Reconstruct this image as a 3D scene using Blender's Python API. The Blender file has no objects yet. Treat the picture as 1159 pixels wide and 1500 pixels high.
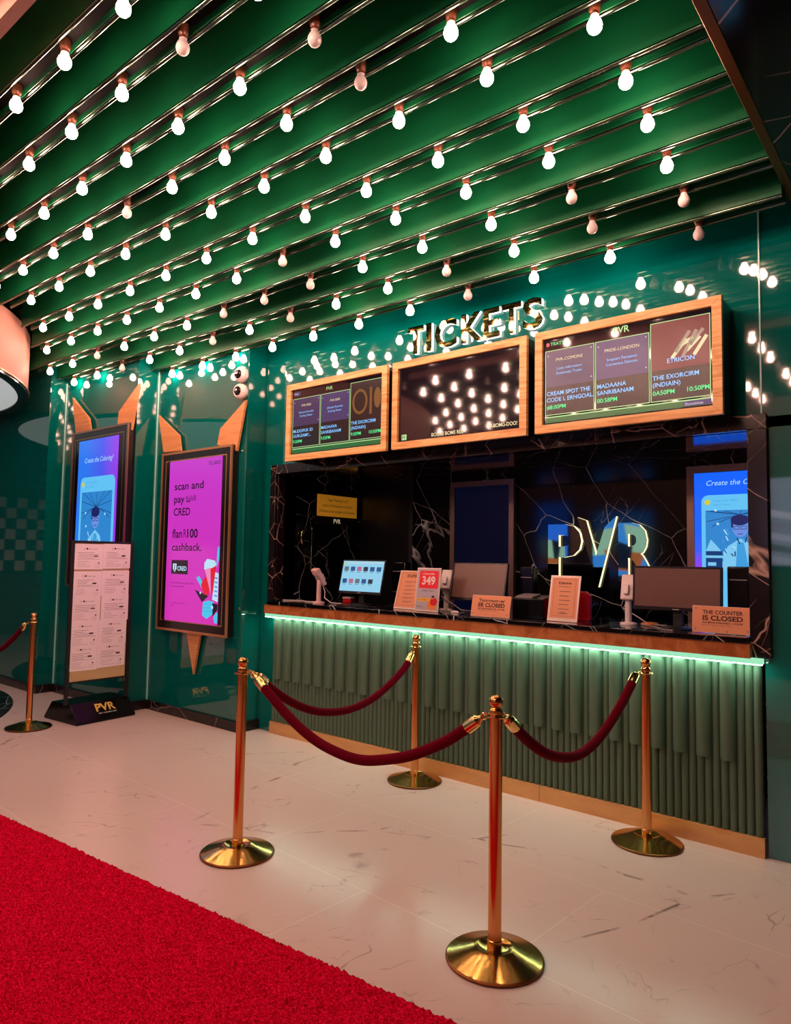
import bpy, math, random
import numpy as np
from mathutils import Vector, Matrix

random.seed(7)
SC = bpy.context.scene
COL = SC.collection

# ------------------------------------------------------------------ camera
cam_d = bpy.data.cameras.new('camera')
cam = bpy.data.objects.new('camera', cam_d)
COL.objects.link(cam)
SC.camera = cam
F_PX, YAW, PITCH, ROLL = 1029.8, math.radians(39.215), math.radians(3.781), math.radians(0.942)
_f = Vector((-math.sin(YAW), math.cos(YAW), 0)); _r = Vector((math.cos(YAW), math.sin(YAW), 0)); _u = Vector((0, 0, 1))
_f2 = _f * math.cos(PITCH) + _u * math.sin(PITCH); _u2 = _u * math.cos(PITCH) - _f * math.sin(PITCH)
_r3 = _r * math.cos(ROLL) + _u2 * math.sin(ROLL); _u3 = _u2 * math.cos(ROLL) - _r * math.sin(ROLL)
CAM = Vector((0, 0, 1.55))
cam.matrix_world = Matrix(((_r3.x, _u3.x, -_f2.x, CAM.x), (_r3.y, _u3.y, -_f2.y, CAM.y), (_r3.z, _u3.z, -_f2.z, CAM.z), (0, 0, 0, 1)))
cam_d.sensor_fit = 'HORIZONTAL'
cam_d.sensor_width = 36.0
cam_d.lens = F_PX / 1159 * 36
cam_d.clip_start = 0.05

# ------------------------------------------------------------------ exposure, world, room lights
SC.view_settings.view_transform = 'Standard'
SC.view_settings.look = 'None'
SC.view_settings.exposure = 0.0
SC.view_settings.gamma = 1.0
SC.view_settings.use_curve_mapping = False
W = bpy.data.worlds.new('world'); SC.world = W; W.use_nodes = True
W.node_tree.nodes['Background'].inputs[0].default_value = (0.9, 0.75, 0.7, 1)
W.node_tree.nodes['Background'].inputs[1].default_value = 0.15
SC.cycles.max_bounces = 6
SC.cycles.diffuse_bounces = 3
SC.cycles.glossy_bounces = 4
SC.cycles.sample_clamp_indirect = 4.0
BULB_STRENGTH = 100.0
BULB_COLOR = (1.0, 0.54, 0.42, 1)

# ------------------------------------------------------------------ colour + materials
def lin(c):
    c /= 255.0
    return c / 12.92 if c <= 0.04045 else ((c + 0.055) / 1.055) ** 2.4
def hx(s):
    return tuple(lin(int(s[i:i + 2], 16)) for i in (0, 2, 4)) + (1.0,)
MATS = {}
def mat(name, col, rough=0.5, metal=0.0, ior=1.5, coat=0.0, emit=None, es=0.0, sheen=0.0, aniso=0.0):
    if name in MATS: return MATS[name]
    m = bpy.data.materials.new(name); m.use_nodes = True
    b = m.node_tree.nodes['Principled BSDF']
    if isinstance(col, str): col = hx(col)
    b.inputs['Base Color'].default_value = col
    b.inputs['Roughness'].default_value = rough
    b.inputs['Metallic'].default_value = metal
    b.inputs['IOR'].default_value = ior
    b.inputs['Coat Weight'].default_value = coat
    b.inputs['Coat Roughness'].default_value = 0.04
    b.inputs['Sheen Weight'].default_value = sheen
    if emit is not None:
        if isinstance(emit, str): emit = hx(emit)
        b.inputs['Emission Color'].default_value = emit
        b.inputs['Emission Strength'].default_value = es
    MATS[name] = m
    return m
def N(m, t, **kw):
    n = m.node_tree.nodes.new(t)
    for k, v in kw.items(): setattr(n, k, v)
    return n
def L(m, a, b): m.node_tree.links.new(a, b)
def ramp(m, fac, stops):
    r = N(m, 'ShaderNodeValToRGB'); e = r.color_ramp.elements
    while len(e) < len(stops): e.new(0.5)
    for k, (p, c) in enumerate(stops):
        e[k].position = p; e[k].color = hx(c) if isinstance(c, str) else c
    L(m, fac, r.inputs[0]); return r.outputs[0]
def coords(m, scale=(1, 1, 1), rot=(0, 0, 0)):
    g = N(m, 'ShaderNodeNewGeometry'); mp = N(m, 'ShaderNodeMapping')
    mp.inputs['Scale'].default_value = scale; mp.inputs['Rotation'].default_value = rot
    L(m, g.outputs['Position'], mp.inputs[0]); return mp.outputs[0]
def noise(m, vec, scale, detail=4, rough=0.55, dist=0.0):
    n = N(m, 'ShaderNodeTexNoise'); n.inputs['Scale'].default_value = scale; n.inputs['Detail'].default_value = detail
    n.inputs['Roughness'].default_value = rough; n.inputs['Distortion'].default_value = dist
    L(m, vec, n.inputs['Vector']); return n
def mixc(m, fac, a, b, mode='MIX'):
    n = N(m, 'ShaderNodeMix', data_type='RGBA', blend_type=mode)
    if hasattr(fac, 'is_linked') or not isinstance(fac, (int, float)): L(m, fac, n.inputs[0])
    else: n.inputs[0].default_value = fac
    for s, v in ((n.inputs[6], a), (n.inputs[7], b)):
        if isinstance(v, str): s.default_value = hx(v)
        elif isinstance(v, tuple): s.default_value = v
        else: L(m, v, s)
    return n.outputs[2]
def math_n(m, op, a, b=None):
    n = N(m, 'ShaderNodeMath', operation=op)
    for s, v in ((n.inputs[0], a), (n.inputs[1], b)):
        if v is None: continue
        if isinstance(v, (int, float)): s.default_value = v
        else: L(m, v, s)
    return n.outputs[0]
def coords_dir(m, rot, scale):
    v = coords(m, (1, 1, 1), rot); mp = N(m, 'ShaderNodeMapping'); mp.inputs['Scale'].default_value = scale
    L(m, v, mp.inputs[0]); return mp.outputs[0]
def bsdf(m): return m.node_tree.nodes['Principled BSDF']
def bump(m, h, strength=0.3, dist=0.01):
    n = N(m, 'ShaderNodeBump'); n.inputs['Strength'].default_value = strength; n.inputs['Distance'].default_value = dist
    L(m, h, n.inputs['Height']); L(m, n.outputs[0], bsdf(m).inputs['Normal'])

def veins(m, vec, scale, width, warp=0.35):
    """thin irregular vein mask from warped voronoi cell edges"""
    nz = noise(m, vec, scale * 0.9, 3)
    a = N(m, 'ShaderNodeVectorMath', operation='SCALE'); L(m, nz.outputs['Color'], a.inputs[0]); a.inputs['Scale'].default_value = warp
    b = N(m, 'ShaderNodeVectorMath', operation='ADD'); L(m, vec, b.inputs[0]); L(m, a.outputs[0], b.inputs[1])
    v = N(m, 'ShaderNodeTexVoronoi', feature='DISTANCE_TO_EDGE'); v.inputs['Scale'].default_value = scale
    L(m, b.outputs[0], v.inputs['Vector'])
    return ramp(m, v.outputs['Distance'], [(0.0, (1, 1, 1, 1)), (width, (0, 0, 0, 1))])

# black marble with thin white veins
def black_marble(name, base='060507', scale=1.9, width=0.012, keep=(0.40, 0.56), rough=0.08, vein='d4dadc', sq=(1, 1, 1)):
    m = mat(name, base, rough, ior=1.5)
    v = coords(m, sq, (0.5, 0.4, 0.3))
    k1 = veins(m, coords_dir(m, (0.3, 0.75, 0.2), (2.0, 1.6, 0.75)), scale * .8, width * 0.55, 0.25)
    k2 = veins(m, coords_dir(m, (-0.2, -0.6, 0.4), (3.0, 1.7, 0.5)), scale * 1.3, width * 0.6, 0.22)
    msk = ramp(m, noise(m, v, 1.3, 2).outputs[0], [(keep[0], (0.35, 0.35, 0.35, 1)), (keep[1], (1, 1, 1, 1))])
    msk2 = ramp(m, noise(m, v, 2.7, 2).outputs[0], [(0.5, (0, 0, 0, 1)), (0.62, (0.6, 0.6, 0.6, 1))])
    t = math_n(m, 'MAXIMUM', math_n(m, 'MULTIPLY', k1, msk), math_n(m, 'MULTIPLY', k2, msk2))
    L(m, mixc(m, t, base, vein), bsdf(m).inputs['Base Color'])
    return m
M_marble = black_marble('black_marble')
M_marble_trim = black_marble('purple_black_marble', base='1a1115', scale=2.2, width=0.02, rough=0.16, vein='c9a999')
M_bulk = black_marble('bulkhead_marble', base='09080a', scale=1.0, width=0.014, rough=0.12, vein='c9bdb8')
M_base = black_marble('baseboard_marble', base='1c1416', scale=1.2, width=0.01, rough=0.25, vein='a08c84')

# floor: large pale marble tiles with faint grout lines and brown scuffs
M_floor = mat('pale_floor_marble', 'cdbfb4', 0.22, ior=1.45)
m = M_floor; v = coords(m)
big = noise(m, v, 0.8, 1.0, 0.4, 0.0)
c0 = ramp(m, big.outputs[0], [(0.25, 'd3bcb4'), (0.75, 'dec8c0')])
c2 = c0
for (rz_, sx_, sy_, sc_, wd_, wp_, ms_, mo_, mw_, st_) in ((0.6, 1.0, 0.5, 0.8, .007, .5, 0.9, .50, .10, .9), (0.2, 1.0, 0.4, 4.0, .016, .25, 1.1, .52, .12, .55), (1.1, 1.0, 0.3, 7.0, .022, .18, 1.4, .54, .10, .5), (-0.5, 1.0, 0.35, 10.0, .03, .14, 1.0, .56, .10, .5)):
    kv = veins(m, coords_dir(m, (0, 0, rz_), (sx_, sy_, 1)), sc_, wd_, wp_)
    mk = ramp(m, noise(m, coords(m, (1, 1, 1), (0, 0, rz_)), ms_, 4, 0.6).outputs[0], [(mo_, (0, 0, 0, 1)), (mo_ + mw_, (st_, st_, st_, 1))])
    mk2 = ramp(m, noise(m, coords(m, (1, 1, 1), (0, 0, rz_ + .4)), ms_ * 9, 2, 0.5).outputs[0], [(.45, (0, 0, 0, 1)), (.55, (1, 1, 1, 1))])
    c2 = mixc(m, math_n(m, 'MULTIPLY', kv, math_n(m, 'MULTIPLY', mk, mk2)), c2, '5a463a')
br = N(m, 'ShaderNodeTexBrick'); br.offset = 0.5
L(m, coords(m, (1, 1, 1), (0, 0, math.radians(3.8))), br.inputs['Vector'])
br.inputs['Scale'].default_value = 1.0; br.inputs['Mortar Size'].default_value = 0.0025; br.inputs['Brick Width'].default_value = 1.6
br.inputs['Row Height'].default_value = 0.8; br.inputs['Color1'].default_value = (0, 0, 0, 1); br.inputs['Color2'].default_value = (0, 0, 0, 1); br.inputs['Mortar'].default_value = (1, 1, 1, 1)
c3 = mixc(m, math_n(m, 'MULTIPLY', br.outputs['Color'], 0.55), c2, 'efe2d8')
L(m, c3, bsdf(m).inputs['Base Color'])

# red cut-pile carpet
M_carpet = mat('red_carpet_pile', 'b5001f', 1.0, ior=1.12)
m = M_carpet
cn = noise(m, coords(m, (1, 1.6, 1)), 95, 2, 0.6, 1.2)
L(m, ramp(m, cn.outputs[0], [(0.34, '7c0010'), (0.5, 'c20024'), (0.66, 'f01450')]), bsdf(m).inputs['Base Color'])
bump(m, noise(m, coords(m), 210, 2).outputs[0], 0.6, 0.006)
M_velvet = mat('crimson_velvet', '5c0016', 0.95, ior=1.15, sheen=0.12)
bsdf(M_velvet).inputs['Sheen Tint'].default_value = (0.9, 0.1, 0.25, 1)
bump(M_velvet, noise(M_velvet, coords(M_velvet), 420, 2).outputs[0], 0.4, 0.002)

# back-painted green glass, green beams
M_glass = mat('green_back_painted_glass', '00665a', 0.035, ior=1.85)
m = M_glass
gn = noise(m, coords(m, (0.5, 0.5, 14)), 3.0, 4, 0.7)
L(m, ramp(m, gn.outputs[0], [(0.3, '005c55'), (0.7, '00635c')]), bsdf(m).inputs['Base Color'])
M_edge = mat('pale_teal_glass_edge', '9fe6da', 0.2)
M_beam = mat('green_lacquer_beam', '00843f', 0.30, ior=1.6)
m = M_beam
L(m, ramp(m, noise(m, coords(m, (0.7, 2, 2)), 1.5, 4).outputs[0], [(0.3, '084f2d'), (0.7, '08653a')]), bsdf(m).inputs['Base Color'])
M_channel = mat('dark_channel', '020403', 0.7, ior=1.2)
M_rail = mat('polished_rail', '5e7866', 0.16, 1.0)
M_ceil = mat('dark_green_ceiling', '0d2a1c', 0.5)
M_pink = mat('salmon_plaster', 'a87c6c', 0.6)
M_lobby = mat('lobby_wall_paint', '54403a', 0.7)
M_white_panel = mat('backlit_fabric', 'd0d4d2', 0.6, emit='c2ccc8', es=0.62)

# metals
def brass(name, col, rough):
    m = mat(name, col, rough, 1.0)
    return m
M_brass = brass('polished_brass', 'e0a060', 0.20)
M_brass_base = brass('spun_brass', 'c9a75c', 0.16)
M_brass_lt = brass('bright_brass', 'f0cf85', 0.15)
M_kick = mat('brushed_brass_kick', 'c28a55', 0.38, 0.35)
m = M_kick
L(m, ramp(m, noise(m, coords(m, (1.2, 1, 4)), 2.2, 4).outputs[0], [(0.35, 'd29a66'), (0.6, 'e2b070'), (0.75, 'd88c50')]), bsdf(m).inputs['Base Color'])
M_gold_trim = mat('bronze_trim', '8a5a30', 0.3, 0.9)
M_gold_frame = mat('copper_gold_frame', 'cc946a', 0.3, 0.7)
M_bronze_frame = mat('rose_bronze_frame', 'a08070', 0.3, 0.85)
M_steel = mat('chrome', 'd0d0d0', 0.1, 1.0)
M_mirror = mat('dark_gold_mirror', '8a7448', 0.04, 1.0)
M_mirror_cl = mat('clear_mirror', 'aab5a8', 0.03, 1.0)

# wood
def wood(name, c1, c2, c3, scale, rough, sq, coat=0.0):
    m = mat(name, c2, rough, coat=coat)
    v = coords(m, sq)
    nz = noise(m, v, 1.0, 3, 0.5, 0.5)
    g = noise(m, coords(m, (sq[0] * 2.2, sq[1] * 2.2, sq[2] * scale)), 1.0, 3, 0.55, 1.3)
    a = ramp(m, g.outputs[0], [(0.34, c1), (0.46, c2), (0.54, c3), (0.62, c2), (0.70, c1)])
    L(m, mixc(m, 0.3, a, ramp(m, nz.outputs[0], [(0.3, c1), (0.7, c3)])), bsdf(m).inputs['Base Color'])
    return m
M_wood = wood('blond_wavy_wood', 'c4803e', 'e4aa62', 'f6ca8a', 9.0, 0.45, (0.8, 0.8, 2.2))
M_ear = wood('tan_veneer', 'bc7842', 'cb8a54', 'd69a62', 8.0, 0.4, (0.4, 0.4, 2.0))
M_apron = wood('copper_brown_laminate', '8e4c26', 'ac663a', 'c07c4a', 5.0, 0.16, (2.5, 1, 1.2), 0.4)
M_flute = mat('olive_green_slats', '4c6450', 0.5)
M_led = mat('mint_led_diffuser', '10261c', 0.4, emit=(0.40, 0.95, 0.60, 1), es=0.85)
M_led_lens = mat('mint_led_lens', 'd8fff0', 0.4, emit=(0.66, 1.0, 0.80, 1), es=36.0)

# plastics, paper, lamps
M_black = mat('gloss_black', '0a0a0b', 0.14)
M_blackm = mat('matt_black', '121112', 0.55)
M_bezel = mat('bezel_black', '1a1316', 0.25)
M_white = mat('white_plastic', 'e6d9d6', 0.35)
M_pinkpl = mat('pale_pink_plastic', 'e3b9b4', 0.35)
M_grey = mat('grey_plastic', '8a8586', 0.4)
M_paper = mat('pale_pink_paper', 'f2e6ea', 0.8)
M_ink = mat('grey_ink', '7a5f63', 0.8)
M_inkd = mat('dark_ink', '2a1d1f', 0.7)
M_beige = mat('beige_board', 'c3a877', 0.6)
M_peach = mat('peach_sign_card', 'e59a6f', 0.45)
M_peach_edge = mat('clear_acrylic_edge', 'f0d9cc', 0.15)
M_red = mat('red_plastic', 'd01828', 0.35)
M_yellow_sign = mat('yellow_sign', 'e8a630', 0.5)
M_goldtext = mat('gold_lettering', 'e8c65a', 0.35, 0.3)
M_silver = mat('silver_card', 'b7b0bb', 0.4)
M_orange = mat('orange_plastic', 'f08a30', 0.5)
M_yellow = mat('yellow_print', 'f0b838', 0.6)
M_screen_off = mat('switched_off_screen', '6d4c40', 0.3, ior=1.6)
M_glow = mat('lit_bulb_glass', 'fff0dc', 0.3, emit=BULB_COLOR, es=BULB_STRENGTH)
M_frost = mat('frosted_bulb_glass', 'e6dcd8', 0.25)
M_socket = mat('copper_brown_socket', '6d3d28', 0.35)
M_halo = mat('white_lit_acrylic', 'ffffff', 0.4, emit=(0.95, 1.0, 0.97, 1), es=1.6)
M_neon = mat('warm_lit_edge', 'fff5d0', 0.4, emit=(1.0, 0.86, 0.50, 1), es=1.5)
def screen(name, col, s=1.0, rough=0.2):
    return mat(name, '050505', rough, emit=col, es=s)

# ------------------------------------------------------------------ mesh helpers
ORIG = {}
class MB:
    def __init__(s):
        s.v = []; s.f = []; s.mi = []; s.mats = []
    def slot(s, m):
        if m not in s.mats: s.mats.append(m)
        return s.mats.index(m)
    def face(s, pts, m):
        b = len(s.v); s.v += [tuple(p) for p in pts]; s.f.append(tuple(range(b, b + len(pts)))); s.mi.append(s.slot(m))
    def add(s, verts, faces, m):
        b = len(s.v); k = s.slot(m); s.v += [tuple(p) for p in verts]
        for f in faces: s.f.append(tuple(i + b for i in f)); s.mi.append(k)
    def box(s, x0, y0, z0, x1, y1, z1, m):
        v = [(x0, y0, z0), (x1, y0, z0), (x1, y1, z0), (x0, y1, z0), (x0, y0, z1), (x1, y0, z1), (x1, y1, z1), (x0, y1, z1)]
        s.add(v, [(0, 3, 2, 1), (4, 5, 6, 7), (0, 1, 5, 4), (1, 2, 6, 5), (2, 3, 7, 6), (3, 0, 4, 7)], m)
    def obox(s, c, ax, ay, az, m):
        c, ax, ay, az = map(Vector, (c, ax, ay, az))
        v = [c + ax * i + ay * j + az * k for k in (-1, 1) for (i, j) in ((-1, -1), (1, -1), (1, 1), (-1, 1))]
        s.add(v, [(0, 3, 2, 1), (4, 5, 6, 7), (0, 1, 5, 4), (1, 2, 6, 5), (2, 3, 7, 6), (3, 0, 4, 7)], m)
    def prism(s, poly, d, m, cap=True):
        """poly: list of 3D points (ccw seen from the side d points away from), extruded by vector d"""
        n = len(poly); d = Vector(d); P = [Vector(p) for p in poly]; Q = [p + d for p in P]
        f = [(i, (i + 1) % n, n + (i + 1) % n, n + i) for i in range(n)]
        if cap: f += [tuple(range(n - 1, -1, -1)), tuple(range(n, 2 * n))]
        s.add(P + Q, f, m)
    def lathe(s, prof, c, m, seg=32, axis=None):
        c = Vector(c); A = Vector(axis).normalized() if axis else Vector((0, 0, 1))
        X = A.orthogonal().normalized() if axis else Vector((1, 0, 0)); Y = A.cross(X)
        v = []; f = []; n = len(prof)
        for r, h in prof:
            for k in range(seg):
                a = 2 * math.pi * k / seg
                v.append(c + X * (r * math.cos(a)) + Y * (r * math.sin(a)) + A * h)
        for i in range(n - 1):
            for k in range(seg):
                k2 = (k + 1) % seg
                f.append((i * seg + k, i * seg + k2, (i + 1) * seg + k2, (i + 1) * seg + k))
        f.append(tuple(range(seg - 1, -1, -1))); f.append(tuple(range((n - 1) * seg, n * seg)))
        s.add(v, f, m)
    def tube(s, pts, r, m, seg=12, closed=False):
        P = [Vector(p) for p in pts]; n = len(P); v = []; f = []
        up = None
        for i in range(n):
            a = P[(i - 1) % n] if (closed or i > 0) else P[i]; b = P[(i + 1) % n] if (closed or i < n - 1) else P[i]
            t = (b - a).normalized()
            if up is None: up = t.orthogonal().normalized()
            x = (up - t * up.dot(t)).normalized(); up = x; y = t.cross(x)
            rr = r[i] if isinstance(r, (list, tuple)) else r
            for k in range(seg):
                an = 2 * math.pi * k / seg
                v.append(P[i] + x * (rr * math.cos(an)) + y * (rr * math.sin(an)))
        for i in range(n if closed else n - 1):
            j = (i + 1) % n
            for k in range(seg):
                k2 = (k + 1) % seg
                f.append((i * seg + k, i * seg + k2, j * seg + k2, j * seg + k))
        if not closed: f.append(tuple(range(seg - 1, -1, -1))); f.append(tuple(range((n - 1) * seg, n * seg)))
        s.add(v, f, m)
    def build(s, name, parent=None, loc=None, smooth=35, bevel=0.0):
        o0 = Vector(ORIG[parent.name]) if parent else Vector(loc if loc is not None else (0, 0, 0))
        me = bpy.data.meshes.new(name)
        me.from_pydata([(p[0] - o0.x, p[1] - o0.y, p[2] - o0.z) for p in s.v], [], s.f)
        for m_ in s.mats: me.materials.append(m_)
        me.polygons.foreach_set('material_index', s.mi)
        if smooth:
            me.polygons.foreach_set('use_smooth', [True] * len(me.polygons))
            me.set_sharp_from_angle(angle=math.radians(smooth))
        me.update()
        o = bpy.data.objects.new(name, me); COL.objects.link(o)
        if parent: o.parent = parent
        else: o.location = o0
        ORIG[o.name] = tuple(o0)
        if bevel:
            b = o.modifiers.new('bevel', 'BEVEL'); b.width = bevel; b.segments = 2; b.limit_method = 'ANGLE'; b.angle_limit = math.radians(50)
        return o

def thing(name, loc, label, cat, group=None):
    o = bpy.data.objects.new(name, None); COL.objects.link(o); o.location = loc; o.empty_display_size = 0.1
    ORIG[o.name] = tuple(loc); tag(o, label, cat, group); return o
def tag(o, label, cat, group=None):
    o['label'] = label; o['category'] = cat
    if group: o['group'] = group
    return o
def struct(name, mb, smooth=35, bevel=0.0):
    o = mb.build(name, smooth=smooth, bevel=bevel); o['kind'] = 'structure'; return o
def part(name, mb, parent, label=None, smooth=35, bevel=0.0):
    o = mb.build(name, parent, smooth=smooth, bevel=bevel)
    if label: o['label'] = label
    return o

_font_cache = {}
def text_geo(txt, bold=0.0):
    k = (txt, bold)
    if k not in _font_cache:
        c = bpy.data.curves.new('t', 'FONT'); c.body = txt; c.size = 1.0; c.offset = bold; c.resolution_u = 3
        o = bpy.data.objects.new('t', c); COL.objects.link(o)
        dg = bpy.context.evaluated_depsgraph_get(); dg.update()
        me = bpy.data.meshes.new_from_object(o.evaluated_get(dg))
        v = [tuple(p.co) for p in me.vertices]; f = [tuple(p.vertices) for p in me.polygons]
        bpy.data.objects.remove(o); bpy.data.curves.remove(c); bpy.data.meshes.remove(me)
        _font_cache[k] = (v, f)
    return _font_cache[k]

class Panel:
    """flat drawing surface: origin O, unit axes U (right) and V (up) in metres"""
    def __init__(s, O, U, V, mb=None):
        s.O = Vector(O); s.U = Vector(U).normalized(); s.V = Vector(V).normalized(); s.n = s.U.cross(s.V); s.mb = mb or MB(); s.d = 0.0
    def P(s, u, v, d=0.0): return s.O + s.U * u + s.V * v + s.n * d
    def poly(s, pts, m, d=0.001): s.mb.face([s.P(u, v, d) for u, v in pts], m)
    def rect(s, u0, v0, u1, v1, m, d=0.001): s.poly([(u0, v0), (u1, v0), (u1, v1), (u0, v1)], m, d)
    def slab(s, u0, v0, u1, v1, d0, d1, m):
        s.mb.prism([s.P(u0, v0, d0), s.P(u1, v0, d0), s.P(u1, v1, d0), s.P(u0, v1, d0)], s.n * (d1 - d0), m)
    def slabpoly(s, pts, d0, d1, m): s.mb.prism([s.P(u, v, d0) for u, v in pts], s.n * (d1 - d0), m)
    def disc(s, u, v, ru, m, d=0.001, rv=None, n=20):
        rv = rv or ru
        s.poly([(u + ru * math.cos(2 * math.pi * k / n), v + rv * math.sin(2 * math.pi * k / n)) for k in range(n)], m, d)
    def rrect(s, u0, v0, u1, v1, r, m, d=0.001):
        p = []
        for cu, cv, a0 in ((u1 - r, v0 + r, -90), (u1 - r, v1 - r, 0), (u0 + r, v1 - r, 90), (u0 + r, v0 + r, 180)):
            p += [(cu + r * math.cos(math.radians(a0 + 18 * k)), cv + r * math.sin(math.radians(a0 + 18 * k))) for k in range(6)]
        s.poly(p, m, d)
    def line(s, u0, v0, u1, v1, w, m, d=0.001):
        L_ = math.hypot(u1 - u0, v1 - v0) or 1; a, b = -(v1 - v0) / L_ * w / 2, (u1 - u0) / L_ * w / 2
        s.poly([(u0 - a, v0 - b), (u1 - a, v1 - b), (u1 + a, v1 + b), (u0 + a, v0 + b)], m, d)
    def frame(s, u0, v0, u1, v1, w, m, d=0.001):
        s.rect(u0, v0, u1, v0 + w, m, d); s.rect(u0, v1 - w, u1, v1, m, d); s.rect(u0, v0 + w, u0 + w, v1 - w, m, d); s.rect(u1 - w, v0 + w, u1, v1 - w, m, d)
    def text(s, t, u, v, h, m, w=None, d=0.002, al='L', bold=0.0, slant=0.0):
        vs, fs = text_geo(t, bold)
        if not vs: return
        x0 = min(p[0] for p in vs); x1 = max(p[0] for p in vs)
        k = h / 0.72; kx = (w / (x1 - x0)) if w else k
        off = {'L': 0, 'C': -(x1 - x0) * kx / 2, 'R': -(x1 - x0) * kx}[al]
        s.mb.add([s.P(u + off + (p[0] - x0) * kx + slant * p[1] * k, v + p[1] * k, d) for p in vs], fs, m)
FR = ((1, 0, 0), (0, 0, 1))   # faces the lobby (-y)
def ordinal(n):
    return ['', 'first', 'second', 'third', 'fourth', 'fifth', 'sixth', 'seventh', 'eighth', 'ninth', 'tenth', 'eleventh', 'twelfth', 'thirteenth', 'fourteenth', 'fifteenth', 'sixteenth', 'seventeenth'][n]
def in_frame(p, margin=0):
    q = Vector(p) - CAM; z = q.dot(_f2)
    if z < 0.1: return None
    x = 579.5 + F_PX * q.dot(_r3) / z; y = 750 - F_PX * q.dot(_u3) / z
    return (x, y) if -margin < x < 1159 + margin and -margin < y < 1500 + margin else None

# ================================================================== SETTING
b = MB(); b.box(-14.2, -2.4, -0.1, 4.0, 5.5, 0.0, M_floor); struct('floor', b)
b = MB(); b.lathe([(2.5, 0.0005), (2.5, 0.003)], (-8.65, 0.93, 0), M_marble, 96); struct('floor_inlay', b)

ROW_R = [0.627, 0.753, 0.898, 1.046, 1.197, 1.383, 1.555, 1.755, 1.957, 2.19]
ROW_H = [2.24, 2.24, 2.23, 2.20, 2.16, 2.11, 2.05, 1.97, 1.905, 1.82]
ROW_Y = [r * h for r, h in zip(ROW_R, ROW_H)]
ROW_Z = [1.55 + h for h in ROW_H]          # bulb centres
BEAM_Z = [z + 0.075 for z in ROW_Z]        # undersides of the beams
X_RIGHT = -0.69
DRUM = (-8.875, 0.692, 2.815)
def row_left(y, dflt=-11.0):
    d = DRUM[2] ** 2 - (y - DRUM[1]) ** 2
    return DRUM[0] + math.sqrt(d) + 0.03 if d > 0 else dflt
ROW_LEFT = [max(row_left(y - .05), row_left(y + .05)) for y in ROW_Y[:8]] + [-8.02, -6.49]

# glass-clad wall behind the counter and the bays stepping forward to the left
b = MB(); b.box(-5.03, 4.24, 2.30, 4.0, 4.32, 3.75, M_glass); struct('wall_back', b)
b = MB(); b.box(-5.03, 4.24, 0.0, -4.84, 4.32, 2.30, M_glass); struct('wall_back_left', b)
b = MB(); b.box(-0.868, 4.24, 0.0, 4.0, 4.32, 1.046, M_glass); b.box(-0.93, 4.24, 1.046, 4.0, 4.32, 2.30, M_glass); struct('wall_back_right', b)
b = MB()
b.box(-6.50, 4.03, 0.0, -5.03, 4.36, 3.75, M_glass)
b.box(-8.03, 3.80, 0.0, -6.50, 4.36, 3.75, M_glass)
b.box(-14.2, 3.62, 0.0, -8.03, 4.36, 3.75, M_glass)
struct('wall_left', b)
b = MB()
b.box(-6.488, 4.005, 0, -5.03, 4.03, 0.088, M_base); b.box(-5.03, 4.005, 0, -5.005, 4.238, 0.088, M_base)
b.box(-8.018, 3.775, 0, -6.50, 3.80, 0.088, M_base); b.box(-6.50, 3.775, 0, -6.475, 4.03, 0.088, M_base)
b.box(-14.0, 3.595, 0, -8.03, 3.62, 0.088, M_base); b.box(-8.03, 3.595, 0, -8.005, 3.80, 0.088, M_base)
struct('baseboard_left', b)
for k, (x, y, z1) in enumerate(((-6.497, 4.022, 3.45), (-8.027, 3.792, 3.5))):
    b = MB(); b.box(x, y - 0.006, 0.09, x + 0.013, y + 0.006, z1, M_edge); struct('trim_%d' % (k + 1), b)
for k, (x, y) in enumerate(((-5.036, 4.026), (-6.506, 3.796), (-8.036, 3.616), (-5.02, 4.236))):
    b = MB(); b.box(x, y - 0.004, 0.09, x + 0.009, y + 0.004, 3.5, M_glass); struct('trim_%d' % (k + 3), b)
b = MB(); b.box(-0.868, 4.232, 2.378, -0.860, 4.24, 3.6, M_edge); struct('trim_7', b)

# ticket booth behind the opening
b = MB()
b.box(-4.90, 4.32, 0, -4.83, 5.36, 2.36, M_marble)
struct('wall_booth_left', b)
b = MB()
b.box(-4.83, 5.30, 0, -4.805, 5.36, 2.30, M_marble); b.box(-4.11, 5.30, 0, 0.2, 5.36, 2.30, M_marble)
struct('wall_booth_back', b)
b = MB(); b.box(-4.805, 5.325, 0, -4.11, 5.36, 2.30, mat('black_door_leaf', '0b0a0c', 0.3)); b.box(-4.16, 5.305, 0, -4.11, 5.325, 2.30, M_blackm); struct('door_1', b)
b = MB(); b.box(0.1, 4.32, 0, 0.2, 5.36, 2.36, M_marble); struct('wall_booth_right', b)
b = MB(); b.box(-4.83, 4.24, 2.30, 0.1, 5.36, 2.36, M_marble); struct('ceiling_booth', b)
# marble surround of the opening
b = MB()
b.box(-4.905, 4.205, 2.292, -0.835, 4.245, 2.376, M_marble_trim)
b.box(-4.905, 4.205, 1.046, -4.835, 4.245, 2.292, M_marble_trim)
b.box(-0.935, 4.205, 1.046, -0.835, 4.245, 2.292, M_marble_trim)
b.box(-4.84, 4.235, 1.16, -4.83, 4.46, 2.292, M_marble_trim)
b.box(-0.935, 4.235, 1.16, -0.925, 4.46, 2.292, M_marble_trim)
struct('trim_8', b, bevel=0.003)

# right-hand marble bulkhead with bronze edge
b = MB(); b.box(-0.65, -2.35, 3.5, 4.0, 4.24, 4.5, M_bulk); struct('ceiling_bulkhead', b)
b = MB(); b.box(-0.69, -2.3, 3.495, -0.648, 4.235, 4.4, M_gold_trim); struct('trim_9', b, bevel=0.002)
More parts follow.
